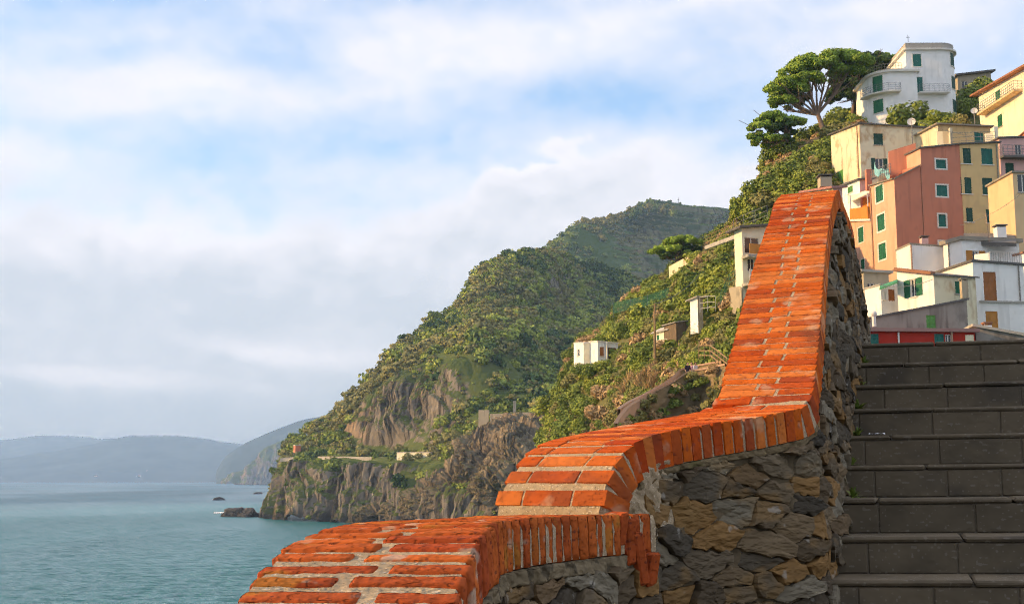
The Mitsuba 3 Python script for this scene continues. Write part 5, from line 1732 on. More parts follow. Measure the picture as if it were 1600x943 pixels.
for (a, b, lab) in ((P(1424, 186, 118.6), P(1556, 216, 115), 'thin cable strung between the cream house and the pink house'), (P(1500, 352, 103), P(1599, 300, 95), 'thin cable running up to the ochre house'), (P(1360, 441, 84), P(1458, 436, 80), 'thin cable in front of the small white house')):
    k = thing('overhead_cable', lab, 'cable')
    tt = np.linspace(0, 1, 14)[:, None]
    scene[k] = ply(tube(a + (b - a) * tt - np.array([0, 0, 1.0]) * 1.6 * tt * (1 - tt), 0.02, 5), 'iron_paint')

# ------------------------------------------------------------------ vegetation
def leaf_mat(name, dark, light, extra=None):
    def fn(p, n, uv):
        a = fbm(p.x * 0.35, p.y * 0.35, p.z * 0.35, 2)
        c = mix(dark, light, dr.clip(uv.x * 0.75 + (a - 0.5) * 0.9 + 0.12, 0, 1))
        return c * (0.8 + 0.4 * uv.y)
    scene[name] = {'type': 'twosided', 'bsdf': {'type': 'principled', 'base_color': proc(fn), 'roughness': 0.65, 'specular': 0.2}}


leaf_mat('leaf_green', (0.083, 0.139, 0.021), (0.283, 0.325, 0.059))
leaf_mat('leaf_light', (0.171, 0.236, 0.031), (0.437, 0.460, 0.077))
leaf_mat('leaf_olive', (0.147, 0.147, 0.042), (0.354, 0.319, 0.106))
leaf_mat('leaf_dry', (0.330, 0.217, 0.104), (0.558, 0.393, 0.196))
leaf_mat('leaf_blue', (0.149, 0.219, 0.166), (0.333, 0.403, 0.315))
leaf_mat('leaf_pine', (0.130, 0.236, 0.028), (0.366, 0.472, 0.065))
leaf_mat('leaf_pine_dark', (0.028, 0.070, 0.018), (0.110, 0.170, 0.040))
scene['bark'] = rough(lambda p, n, uv: mix((0.27, 0.19, 0.135), (0.13, 0.09, 0.065), fbm(p.x * 3, p.y * 3, p.z * 1.2, 4)), 0.9, 0.1)
scene['sea_rock_stone'] = rough(land_col(((0.10, 0.09, 0.07), (0.12, 0.11, 0.08)), (0.17, 0.145, 0.115), (0.09, 0.08, 0.07), 1.5, 1.6), 0.85, 0.25, lambda p, n, uv: fbm(p.x * 0.9, p.y * 0.9, p.z * 0.4, 4), 0.7, eps=0.05)


def leaves(centres, radii, n, size, seed, aspect=1.0, shell=0.55, flat=0.0, up=0.25):
    """n leaf clusters as two-triangle blades spread through ellipsoids, denser towards their skin"""
    r = np.random.default_rng(seed)
    centres, radii = np.asarray(centres, float), np.asarray(radii, float)
    vol = (radii[:, 0] * radii[:, 1]) ** 1.0
    which = r.choice(len(centres), n, p=vol / vol.sum())
    d = r.normal(size=(n, 3))
    d /= np.linalg.norm(d, axis=1, keepdims=True)
    rad = shell + (1 - shell) * r.random(n) ** 0.5
    lump = 0.82 + 0.36 * meshkit.noise(d * 2.2 + which[:, None] * 7.7, seed)
    pos = centres[which] + d * radii[which] * (rad * lump)[:, None]
    nrm = d + r.normal(size=(n, 3)) * 0.55 + [0, 0, up]
    nrm /= np.linalg.norm(nrm, axis=1, keepdims=True)
    t = np.cross(nrm, r.normal(size=(n, 3)))
    t /= np.linalg.norm(t, axis=1, keepdims=True)
    b = np.cross(nrm, t)
    s = size * r.uniform(0.6, 1.4, n)[:, None]
    bend = nrm * s * 0.25
    V = np.stack([pos - t * s * aspect, pos - b * s - bend, pos + t * s * aspect, pos + b * s - bend], 1).reshape(-1, 3)
    i = np.arange(n)[:, None] * 4
    F = np.vstack([i + [0, 1, 2], i + [0, 2, 3]])
    tone = np.clip(0.5 + 0.45 * (r.random(n) - 0.5) + 0.25 * (meshkit.noise(pos * 1.3 / max(radii.max(), 0.1) * 3, seed + 2) - 0.5) * 2, 0, 1)
    uv = np.repeat(np.column_stack([tone, r.random(n)]), 4, 0)
    return trimesh.Trimesh(V, F, process=False), uv


def lobes(k, seed, R=1.0, zs=0.75, base=0.35):
    r = np.random.default_rng(seed)
    c, q = [[0, 0, base * R + 0.2]], [[0.72 * R, 0.72 * R, 0.62 * R]]
    for i in range(k):
        a, b = r.uniform(0, 2 * math.pi), r.uniform(0.35, 0.75) * R
        z = r.uniform(0.1, 0.95) * zs * R
        c.append([b * math.cos(a), b * math.sin(a), z])
        s = r.uniform(0.3, 0.52) * R
        q.append([s, s, s * r.uniform(0.7, 1.0)])
    return c, q


def kind(name, bsdf, centres, radii, n, size, seed, **kw):
    m, uv = leaves(centres, radii, n, size, seed, **kw)
    scene[name] = {'type': 'shapegroup', 'crown': ply(m, bsdf, uv=uv)}


# bushes seen from far
for i, (b, n) in enumerate((('leaf_green', 170), ('leaf_green', 170), ('leaf_olive', 150), ('leaf_light', 150), ('leaf_pine_dark', 170))):
    c, q = lobes(6, 40 + i, zs=0.8 if i != 1 else 1.1)
    kind(f'far_bush_kind_{i}', b, c, q, n, 0.17, 60 + i)
for i, b in enumerate(('leaf_green', 'leaf_light', 'leaf_olive', 'leaf_dry', 'leaf_green', 'leaf_blue')):
    c, q = lobes(9, 80 + i, zs=0.85)
    kind(f'bush_kind_{i}', b, c, q, 1500 if i != 3 else 1100, 0.075 if i != 3 else 0.06, 90 + i, aspect=1.0 if i not in (3,) else 2.4)
for i, b in enumerate(('leaf_olive', 'leaf_dry', 'leaf_green', 'leaf_light')):
    c, q = lobes(5, 120 + i, zs=0.6)
    kind(f'tuft_kind_{i}', b, c, q, 260, 0.13, 130 + i, aspect=1.6)
# agave / prickly rosettes and reed clumps
r = np.random.default_rng(3)


def rosette(n, L, w, seed, droop=0.25, lo=0.15, hi=1.4):
    r = np.random.default_rng(seed)
    V, F, U = [], [], []
    for i in range(n):
        a, e = r.uniform(0, 2 * math.pi), r.uniform(lo, hi)
        d = np.array([math.cos(a) * math.cos(e), math.sin(a) * math.cos(e), math.sin(e)])
        s = np.array([-math.sin(a), math.cos(a), 0])
        l = L * r.uniform(0.7, 1.1)
        o = len(V)
        for k, (t, ww) in enumerate(((0, 0.6), (0.35, 1.0), (0.7, 0.6), (1.0, 0.04))):
            c = d * l * t - np.array([0, 0, droop * l * t * t])
            V += [c - s * w * ww, c + s * w * ww]
        for k in range(3):
            F += [[o + 2 * k, o + 2 * k + 1, o + 2 * k + 3], [o + 2 * k, o + 2 * k + 3, o + 2 * k + 2]]
        U += [[r.random(), r.random()]] * 8
    return trimesh.Trimesh(np.array(V), np.array(F), process=False), np.array(U)


for nm, b, args in (('agave_kind', 'leaf_blue', (34, 1.0, 0.11, 5)), ('palm_kind', 'leaf_olive', (70, 1.0, 0.035, 6, 0.35, 0.0, 1.5)), ('reed_kind', 'leaf_dry', (120, 1.0, 0.022, 7, 0.12, 0.8, 1.57))):
    m, uv = rosette(*args)
    scene[nm] = {'type': 'shapegroup', 'crown': ply(m, b, uv=uv)}


def place(key, group, p, s, rz, sz=1.0):
    scene[key] = {'type': 'instance', 'to_world': T().translate([float(x) for x in p]).rotate([0, 0, 1], float(rz)).scale([float(s), float(s), float(s * sz)]), 'shapegroup': {'type': 'ref', 'id': group}}


def sample_grid(G, n, seed):
    """points spread evenly over a lofted sheet, with their normals and grid places"""
    r = np.random.default_rng(seed)
    a = np.cross(G[1:, :-1] - G[:-1, :-1], G[:-1, 1:] - G[:-1, :-1])
    ar = np.linalg.norm(a, axis=-1)
    nn = a / (ar[..., None] + 1e-9)
    nn *= np.sign(nn[..., 2:3] + 1e-9)
    i = r.choice(ar.size, n, p=(ar / ar.sum()).ravel())
    u, v = np.unravel_index(i, ar.shape)
    f, g = r.random((n, 1)), r.random((n, 1))
    p = G[u, v] + f * (G[u + 1, v] - G[u, v]) + g * (G[u, v + 1] - G[u, v])
    return p, nn[u, v], u / ar.shape[0], v / ar.shape[1]


CLIFF = Polygon([(548, 668), (580, 612), (600, 592), (640, 575), (690, 548), (745, 560), (790, 575), (770, 610), (735, 625), (690, 660), (665, 700), (620, 708), (560, 705)])
BANDS = [LineString([(640, 545), (700, 525), (770, 500)]), LineString([(700, 500), (790, 470), (850, 460)])]
p, nn, u, v = sample_grid(GH, 52000, 5)
px_, py_ = pix(p)
rr = np.random.default_rng(12)
dens = np.clip((nn[:, 2] - 0.30) / 0.22, 0.02, 1)
lowz = np.clip((p[:, 2] - 22) / 6, 0.05, 1)
clump = np.clip((meshkit.fbm(p * 0.03, 4, 3) - 0.34) * 7, 0.30, 1)
keep = np.zeros(len(p), bool)
for i in range(len(p)):
    d = dens[i] * lowz[i] * clump[i] * 0.66
    h_ = p[i, 2] / 9.0 + 1.6 * meshkit.noise(p[i] * 0.012, 4)       # old terraces: narrow bare strips along the slope
    if h_ - math.floor(h_) < 0.20:
        d *= 0.25
    if CLIFF.contains(shapely.Point(px_[i], py_[i])):
        d *= 0.10
    keep[i] = rr.random() < d and v[i] < 0.97
n = 0
for i in np.nonzero(keep)[0]:
    n += 1
    t = meshkit.fbm(p[i] * 0.018, 3, 6) + rr.normal(0, 0.10)
    k = 4 if t < 0.37 else 0 if t < 0.45 else 1 if t < 0.50 else 3 if t < 0.57 else 2
    s = rr.gamma(2.2, 0.85) * (0.75 if p[i, 2] < 40 else 1.0)
    s = np.clip(s, 0.7, 5.8)
    place(f'headland_scrub__{n:03d}', f'far_bush_kind_{k}', p[i] - [0, 0, 0.25 * s], s, rr.uniform(0, 360), rr.uniform(0.75, 1.15))
labels['headland_scrub'] = {'label': 'dense green scrub and low trees covering the headland', 'kind': 'stuff'}
n1_ = n
p, nn, u, v = sample_grid(GF, 12000, 6)
terr_ = np.clip((p[:, 0] - 110) / 60, 0, 1)
n = 0
for i in range(len(p)):
    cl = np.clip((meshkit.fbm(p[i] * 0.012, 4, 3) - 0.33) * 6, 0.15, 1) * (1 - 0.72 * terr_[i])
    if rr.random() < cl * 0.75 and v[i] < 0.97:
        n += 1
        t = meshkit.fbm(p[i] * 0.01, 3, 6) + rr.normal(0, 0.07)
        k = 4 if t < 0.46 else 0 if t < 0.54 else 3 if t < 0.57 else 2
        s = np.clip(rr.gamma(6, 0.62), 1.5, 7) * (1 - 0.4 * terr_[i])
        place(f'hill_scrub__{n:03d}', f'far_bush_kind_{k}', p[i] - [0, 0, 0.25 * s], s, rr.uniform(0, 360), rr.uniform(0.75, 1.1))
for x in np.linspace(988, 1052, 30):
    n += 1
    yy = np.interp(x, [988, 1000, 1024, 1052], [330, 321, 317, 323]) + rr.uniform(0, 12)
    s = rr.uniform(4.0, 7.5)
    place(f'hill_scrub__{n:03d}', f'far_bush_kind_{rr.choice([4, 0, 0, 2])}', P(x, yy, 1462 - (yy - 318) * 6) - [0, 0, 1.5], s, rr.uniform(0, 360), rr.uniform(0.9, 1.3))
labels['hill_scrub'] = {'label': 'green scrub covering the terraced hill behind the headland', 'kind': 'stuff'}
print('scrub', n1_, n)

HOUSES = [(892, 970, 522, 572, 156), (1016, 1082, 498, 540, 127), (1074, 1100, 460, 512, 116), (1140, 1215, 345, 475, 110), (1296, 1345, 205, 300, 120), (1340, 1420, 100, 178, 140), (1018, 1028, 470, 545, 126)]


def clear(q, s):
    """whether a bush of radius s at q leaves the small houses on the slope in view"""
    x, y = pix(q + np.array([0, 0, 0.5 * s]))
    e = s * FPX / q[1] * 0.8
    return not any(x + e > a and x - e < b and y + e > c and y - e < d_ and q[1] < dd + 2 for a, b, c, d_, dd in HOUSES)


# the near slope: ground cover as a mass, the larger shrubs one by one
p, nn, u, v = sample_grid(GN, 26000, 8)
px_, py_ = pix(p)
n = 0
vis = (px_ > 820) & (px_ < 1345) & (py_ > 170) & (py_ < 700) & (v > 0.15) & (v < 0.95)
for i in np.nonzero(vis)[0]:
    small = not clear(p[i], 0.6)
    if nn[i, 2] < 0.18 and rr.random() < 0.6:
        continue
    if rr.random() < np.clip((meshkit.fbm(p[i] * 0.09, 3, 2) - 0.30) * 6, 0.4, 1):
        n += 1
        t = meshkit.fbm(p[i] * 0.06, 3, 9) + rr.normal(0, 0.09)
        k = 2 if t < 0.41 else 0 if t < 0.48 else 3 if t < 0.53 else 1
        s = np.clip(rr.gamma(5, 0.12), 0.3, 1.3) * (0.5 if small else 1)
        place(f'slope_ground_cover__{n:03d}', f'tuft_kind_{k}', p[i] - [0, 0, 0.2 * s], s, rr.uniform(0, 360), rr.uniform(0.7, 1.2))
for i in range(70):
    j = int(rr.integers(0, 70))
    t = rr.uniform(0.0, 1)
    q = wp[j] + np.array([-0.35, -0.8, -0.5 - 6.5 * t])
    n += 1
    place(f'slope_ground_cover__{n:03d}', f'tuft_kind_{rr.choice([0, 2, 0, 1])}', q, rr.uniform(0.35, 0.8), rr.uniform(0, 360), 0.8)
labels['slope_ground_cover'] = {'label': 'low scrub and dry grass covering the near slope', 'kind': 'stuff'}
SPOTS = [  # shrubs one can pick out on the near slope: px, py, radius in metres, kind
    (852, 620, 2.6, 1), (822, 602, 2.4, 0), (880, 600, 2.2, 0), (905, 598, 2.4, 0), (930, 588, 2.0, 1), (948, 590, 1.6, 1), (888, 640, 2.0, 4), (862, 662, 2.0, 0), (905, 655, 1.6, 1), (960, 640, 1.5, 2),
    (985, 655, 1.3, 0), (945, 655, 1.4, 4), (1000, 610, 1.8, 2), (975, 555, 2.0, 0), (1000, 560, 1.8, 1), (1010, 540, 2.0, 0), (985, 530, 2.2, 0), (960, 510, 2.2, 4), (985, 500, 2.0, 2), (1010, 505, 2.0, 1), (1000, 480, 2.4, 1),
    (1030, 470, 2.2, 0), (1055, 465, 2.4, 4), (1075, 450, 2.4, 0), (1090, 432, 2.6, 0), (1100, 412, 2.6, 2), (1065, 485, 1.8, 2), (1110, 440, 2.2, 1), (1125, 420, 2.4, 1), (1135, 400, 2.0, 0), (1128, 458, 1.9, 0), (1118, 470, 1.6, 1),
    (1092, 505, 1.5, 2), (1108, 520, 1.5, 1), (1125, 505, 1.7, 1), (1138, 490, 1.5, 2), (1138, 520, 1.4, 2), (1120, 540, 1.3, 0), (1100, 555, 1.4, 1), (1085, 560, 1.3, 1), (1050, 560, 1.6, 1), (1035, 550, 1.5, 2), (1060, 530, 1.4, 0),
    (1160, 345, 2.0, 2), (1185, 325, 2.4, 0), (1170, 310, 2.2, 4), (1200, 300, 2.4, 2), (1215, 280, 2.6, 0), (1195, 285, 2.4, 4), (1240, 262, 2.4, 4), (1255, 240, 2.4, 0), (1275, 225, 2.4, 1), (1235, 285, 1.8, 1), (1255, 275, 1.6, 1), (1272, 262, 1.5, 2),
    (1205, 262, 1.8, 0), (1225, 300, 1.4, 2), (1300, 200, 2.2, 2), (1320, 192, 2.4, 2), (1310, 182, 2.0, 0), (1335, 185, 1.8, 1), (1175, 345, 1.6, 1), (1150, 335, 1.6, 0), (1190, 345, 1.5, 0), (1285, 240, 1.6, 0), (1265, 300, 1.2, 1),
    (1040, 590, 1.3, 0), (1020, 595, 1.2, 2), (925, 625, 1.5, 4), (1240, 225, 2.0, 4), (1160, 300, 1.6, 0), (1213, 330, 1.2, 0), (1180, 362, 1.0, 1),
]
NAMES = {0: 'dark green shrub', 1: 'yellow green shrub', 2: 'dull olive shrub', 4: 'deep green bush'}
ANCHORS = [(931, 550, 'the white box house'), (1038, 522, 'the pale cottage'), (1086, 488, 'the white shed'), (1055, 395, 'the small umbrella pine'), (1170, 410, 'the cream villa'), (1055, 605, 'the climbing path'),
           (1280, 150, 'the large umbrella pine'), (1205, 210, 'the lower umbrella pine'), (1000, 475, 'the green net fence'), (1125, 376, 'the ramp wall'), (852, 640, 'the ruined rocks above the shore'), (1320, 240, 'the flaking cream house'), (1275, 300, 'the top of the coping')]
ORD = ['nearest', 'second nearest', 'third nearest', 'fourth nearest', 'fifth nearest', 'sixth nearest', 'seventh nearest', 'eighth nearest', 'ninth nearest', 'tenth nearest']


def where(items):
    """a label for each (px, py, what): by the closest landmark, the side of it, and the order of distance among its like"""
    got = {}
    for i, (x, y, w) in enumerate(items):
        ax, ay, an = min(ANCHORS, key=lambda a_: (a_[0] - x) ** 2 + (a_[1] - y) ** 2)
        dx, dy = x - ax, y - ay
        side = ('left of' if dx < 0 else 'right of') if abs(dx) > abs(dy) else ('above' if dy < 0 else 'below')
        got.setdefault((w, side, an), []).append((dx * dx + dy * dy, i))
    out = [None] * len(items)
    for (w, side, an), l in got.items():
        for j, (_, i) in enumerate(sorted(l)):
            out[i] = f'{w} {side} {an}' if len(l) == 1 else f'{w} {side} {an}, {ORD[j]} of {len(l)}'
    return out


flat = GN[:, :248].reshape(-1, 3)
fx, fy = pix(flat)


def on_slope(px, py):
    """the nearest point of the near slope that is seen at this place"""
    d2 = (fx - px) ** 2 + (fy - py) ** 2
    c = np.argsort(d2)[:12]
    return flat[c[np.argmin(flat[c, 1])]]


SPOT_LABELS = where([(x, y, NAMES[k]) for x, y, s, k in SPOTS])
for j, (x, y, s, k) in enumerate(SPOTS):
    q = on_slope(x, y + s * 6)
    if not clear(q, s):
        s *= 0.6
    if not clear(q, s):
        continue
    key = numbered('shrub')
    labels[key] = {'label': SPOT_LABELS[j], 'category': 'shrub', 'group': 'shrubs on the near slope'}
    place(key, f'bush_kind_{k}', q - [0, 0, 0.35 * s], s, rr.uniform(0, 360), rr.uniform(0.8, 1.05))
for (x, y, d_, s, lab) in ((903, 578, 156, 1.3, 'dark bush right below the left end of the white box house'), (922, 580, 155, 1.5, 'deep green bush below the middle of the white box house'), (936, 574, 154.5, 1.2, 'bright bush below the shutters of the white box house'), (956, 572, 154, 1.3, 'green bush below the porch of the white box house')):
    key = numbered('shrub')
    labels[key] = {'label': lab, 'category': 'shrub', 'group': 'shrubs on the near slope'}
    place(key, f'bush_kind_{1 if "bright" in lab else 4}', P(x, y, d_) - [0, 0, 0.4 * s], s, rr.uniform(0, 360), 1.0)
# the tangle of bushes between them
labels['slope_bushes'] = {'label': 'tangle of mixed green bushes filling the near slope', 'kind': 'stuff'}
cand = np.nonzero(vis & (nn[:, 2] > 0.22))[0]
rr.shuffle(cand)
have, made = [on_slope(x, y + s * 6) for x, y, s, k in SPOTS], 0
for i in cand:
    if made >= 420:
        break
    if min(np.linalg.norm(p[i] - h_) for h_ in have) < 1.7:
        continue
    t = meshkit.fbm(p[i] * 0.05, 3, 19) + rr.normal(0, 0.10)
    k = 4 if t < 0.38 else 0 if t < 0.44 else 1 if t < 0.52 else 2 if t < 0.60 else 3
    s = rr.uniform(0.9, 1.9) * np.clip(p[i, 1] / 130, 0.75, 1.3)
    if not clear(p[i], s):
        continue
    key = f'slope_bushes__{made + 1:03d}'
    place(key, f'bush_kind_{k}', p[i] - [0, 0, 0.35 * s], s, rr.uniform(0, 360), rr.uniform(0.75, 1.1))
    have.append(p[i])
    made += 1
NTH = ['first', 'second', 'third', 'fourth', 'fifth', 'sixth', 'seventh', 'eighth', 'ninth', 'tenth', 'eleventh', 'twelfth', 'thirteenth', 'fourteenth']
REEDS = sorted(((975, 612, 1.6), (985, 600, 1.8), (1000, 600, 1.8), (1015, 608, 1.7), (1025, 596, 1.6), (968, 622, 1.4), (1008, 588, 1.5), (992, 622, 1.3), (1035, 606, 1.2), (1022, 576, 1.4)))
for j, (x, y, s) in enumerate(REEDS):
    key = numbered('reed_clump')
    labels[key] = {'label': f'straw coloured reed clump above the climbing path, {NTH[j]} of ten from the left', 'category': 'reeds', 'group': 'straw coloured reeds above the climbing path'}
    place(key, 'reed_kind', on_slope(x, y + 6) - [0, 0, 0.2], s * 1.5, rr.uniform(0, 360))
for (x, y, s, lab) in ((845, 617, 2.0, 'large blue green agave on the near edge of the slope'), (893, 632, 1.7, 'blue green agave above the ruined wall'), (884, 652, 1.5, 'grey green agave low on the slope'), (905, 520, 1.6, 'pale agave left of the white box house')):
    key = thing('agave', lab, 'agave')
    place(key, 'agave_kind', on_slope(x, y + 4) + [0, 0, 0.1], s, rr.uniform(0, 360))
for (x, y, s, lab) in ((1092, 528, 2.3, 'spiky palm like plant below the white shed'), (1110, 522, 1.6, 'smaller spiky palm beside the larger one')):
    key = thing('palm_bush', lab, 'palm')
    place(key, 'palm_kind', on_slope(x, y + 3) + [0, 0, 0.5], s, rr.uniform(0, 360))


# --- umbrella pines and other single trees
def branch(p, q, r0, r1, sag=0.0, wob=0.1, n=7, seed=0):
    r = np.random.default_rng(seed)
    t = np.linspace(0, 1, n)[:, None]
    pts = p + (q - p) * t
    L = np.linalg.norm(q - p)
    pts[1:-1] += r.normal(0, wob * L * 0.12, (n - 2, 3))
    pts[:, 2] -= (np.sin(t[:, 0] * math.pi)) * sag * L
    return tube(pts, r0 + (r1 - r0) * t[:, 0], 7)


def pine(key, base, fork, pads, trunk_r, leaf_n, leaf_s, bsdfs, seed, limbs=None, extra=()):
    """pads: (centre, radii, tone) of the flattened foliage pads; limbs run from the fork to the pads"""
    r = np.random.default_rng(seed)
    ms = [tube([base - [0, 0, 1.0], base, *extra, fork], np.linspace(trunk_r * 1.25, trunk_r * 0.8, 3 + len(extra)), 9)]
    put('trunk', cat(ms), 'bark', key, smooth=True)
    for i, (c, q, tn) in enumerate(pads):
        if limbs is None or i in limbs:
            e = c - np.array([0, 0, q[2] * 0.55])
            mid = fork + (e - fork) * 0.55 + np.array([0, 0, -0.08 * np.linalg.norm(e - fork)])
            put('limb', cat([tube([fork - [0, 0, 0.3], mid, e], [trunk_r * 0.5, trunk_r * 0.33, trunk_r * 0.12], 7)] + [branch(mid, c + r.normal(0, 0.5, 3) * q, trunk_r * 0.2, 0.03, seed=seed + i * 9 + j) for j in range(4)]), 'bark', key, smooth=True)
    for tn, b in enumerate(bsdfs):
        sel = [(c, q) for c, q, t in pads if t == tn]
        if not sel:
            continue
        # each pad is broken up into tufts
        cc, qq = [], []
        for c, q in sel:
            for j in range(16):
                a, e = r.uniform(0, 2 * math.pi), math.sqrt(r.random())
                top = math.sqrt(max(0, 1 - e * e))
                cc.append(c + np.array([math.cos(a) * e * q[0] * 0.85, math.sin(a) * e * q[1] * 0.85, (top * 1.0 - 0.35) * q[2] * r.uniform(0.5, 1.0)]))
                s = r.uniform(0.20, 0.34) * (q[0] + q[1]) / 2
                qq.append([s, s, s * 0.6])
        m, uv = leaves(cc, qq, int(leaf_n * len(sel)), leaf_s, seed + 50 + tn, aspect=1.7, shell=0.35, up=0.5)
        put('crown', m, b, key, uv=uv)


k = thing('umbrella_pine', 'large umbrella pine with a forked pale trunk leaning over the slope left of the villa', 'tree')
D = 152
base, fork = P(1296, 226, D), P(1277, 176, D)
pads = [(P(1228, 142, D), (2.9, 3, 1.5), 0), (P(1222, 160, D + 1), (2.0, 2.2, 1.1), 0), (P(1246, 116, D), (3.2, 3.2, 1.5), 0), (P(1274, 101, D), (3.5, 3.4, 1.5), 0), (P(1303, 95, D + 1), (3.5, 3.6, 1.4), 0), (P(1262, 124, D - 1), (2.4, 2.4, 1.0), 0), (P(1236, 132, D), (2.6, 2.6, 1.3), 0), (P(1290, 106, D - 1), (3.0, 3.0, 1.2), 0), (P(1259, 108, D), (2.8, 2.8, 1.3), 0), (P(1330, 98, D), (3.0, 3.0, 1.3), 0),
        (P(1322, 112, D), (2.6, 2.6, 1.1), 0), (P(1240, 158, D + 2), (2.4, 2.6, 1.4), 1), (P(1318, 102, D + 3), (3.0, 3.0, 1.7), 1), (P(1216, 140, D + 2), (1.9, 2.2, 1.6), 0), (P(1255, 105, D + 3), (2.4, 2.6, 1.6), 0)]
pine(k, base, fork, pads, 0.34, 3800, 0.10, ('leaf_pine', 'leaf_pine_dark'), 4, extra=(P(1284, 196, D),))
k = thing('umbrella_pine', 'lower umbrella pine leaning out to the left below the large one', 'tree')
D = 148
pads = [(P(1190, 200, D), (2.0, 2.0, 1.4), 0), (P(1208, 190, D), (2.4, 2.2, 1.5), 0), (P(1226, 200, D), (2.4, 2.2, 1.4), 1), (P(1200, 222, D), (2.3, 2.2, 1.3), 0), (P(1236, 193, D + 1), (1.9, 2.0, 1.1), 0), (P(1184, 216, D), (1.5, 1.6, 1.2), 0), (P(1222, 222, D + 1), (1.8, 1.8, 1.1), 1)]
pine(k, P(1252, 246, D + 4), P(1226, 214, D), pads, 0.24, 3200, 0.115, ('leaf_pine', 'leaf_pine_dark'), 14)
k = thing('pine_tree', 'dark pine behind the large umbrella pine, reaching to the villa', 'tree')
D = 160
pads = [(P(1340, 100, D), (3.0, 3, 2.0), 1), (P(1362, 98, D), (3.0, 3, 1.8), 1), (P(1384, 95, D), (1.9, 2, 1.3), 0), (P(1334, 122, D), (3.2, 3, 2.4), 1), (P(1325, 140, D), (2.6, 2.6, 2.2), 1), (P(1350, 116, D), (2.4, 2.4, 2.0), 1), (P(1372, 106, D + 1), (2.0, 2, 1.4), 1), (P(1312, 150, D), (2.2, 2.2, 1.8), 1), (P(1336, 158, D), (2.2, 2.2, 2.0), 1)]
pine(k, P(1330, 200, D), P(1336, 150, D), pads, 0.30, 2600, 0.14, ('leaf_pine', 'leaf_pine_dark'), 24)
k = thing('umbrella_pine', 'small umbrella pine standing alone above the near slope', 'tree')
D = 172
pads = [(P(1034, 392, D), (1.9, 2, 1.1), 0), (P(1048, 382, D), (2.2, 2.2, 1.2), 0), (P(1064, 378, D), (2.4, 2.2, 1.2), 0), (P(1078, 380, D), (1.9, 2, 1.1), 0), (P(1054, 392, D - 1), (2.2, 2, 1.0), 0), (P(1072, 392, D), (2.0, 2, 1.1), 1), (P(1042, 400, D), (1.5, 1.6, 0.8), 1), (P(1084, 390, D + 1), (1.4, 1.5, 1.0), 1)]
pine(k, P(1055, 420, D), P(1057, 404, D), pads, 0.16, 2400, 0.115, ('leaf_pine', 'leaf_pine_dark'), 34)


def tree(key, base, hgt, rad, bsdf, seed, n=1500, leaf=0.3, cone=0.0, trunk=0.22):
    r = np.random.default_rng(seed)
    put('trunk', tube([base - [0, 0, 1], base + [0, 0, hgt * 0.35], base + [r.normal(0, 0.1 * rad), 0, hgt * 0.8]], [trunk, trunk * 0.8, trunk * 0.25], 8), 'bark', key, smooth=True)
    c, q = [], []
    for i in range(18):
        t = r.uniform(0.12, 0.95)
        w = rad * (1 - cone * t) * (0.75 if cone else math.sqrt(max(0.1, 1 - (2 * t - 1) ** 2)))
        a = r.uniform(0, 2 * math.pi)
        c.append(base + [math.cos(a) * w * 0.55, math.sin(a) * w * 0.55, hgt * t])
        s = max(0.3, w * r.uniform(0.35, 0.6))
        q.append([s, s, s * (1.2 if cone else 0.9)])
    m, uv = leaves(c, q, n, leaf, seed + 1)
    put('crown', m, bsdf, key, uv=uv)


for (x, yb, yt, d, rad, b, lab, cone) in ((908, 466, 437, 760, 5.2, 'leaf_light', 'upper of two bright green conical trees in the shaded valley', 0.6), (904, 508, 472, 700, 5.4, 'leaf_light', 'lower of two bright green conical trees in the shaded valley', 0.6),
                                     (1152, 345, 300, 142, 1.3, 'leaf_light', 'slender bright tree on the skyline left of the coping top', 0.2)):
    k = thing('tree', lab, 'tree')
    a, b2 = P(x, yb, d), P(x, yt, d)
    tree(k, a, b2[2] - a[2], rad, b, int(x), 1400, rad * 0.10, cone)
for (x, y, d, R, b, lab) in ((1424, 182, 146, 2.9, 'bush_kind_4', 'big rounded dark bush in front of the villa'), (1398, 184, 146, 1.2, 'bush_kind_0', 'small bush at the left of the big villa bush'), (1462, 190, 142, 1.9, 'bush_kind_1', 'yellow green bush right of the big villa bush'), (1480, 190, 141, 1.9, 'bush_kind_1', 'second yellow green bush under the tower'), (1497, 189, 140, 1.6, 'bush_kind_2', 'dull bush at the foot of the tower'),
                        (1514, 150, 158, 2.4, 'bush_kind_4', 'dark leafy bush right of the villa tower'), (1535, 135, 162, 2.2, 'bush_kind_0', 'bush in front of the low flat roofed house'), (1510, 168, 154, 2.0, 'bush_kind_4', 'shadowy bush below the other one right of the tower'), (1524, 150, 160, 2.2, 'bush_kind_0', 'leafy bush beside the large yellow house')):
    k = thing('garden_bush', lab, 'bush')
    c = P(x, y, d)
    place(k, b, c - [0, 0, 0.55 * R], R, rr.uniform(0, 360), 1.0)

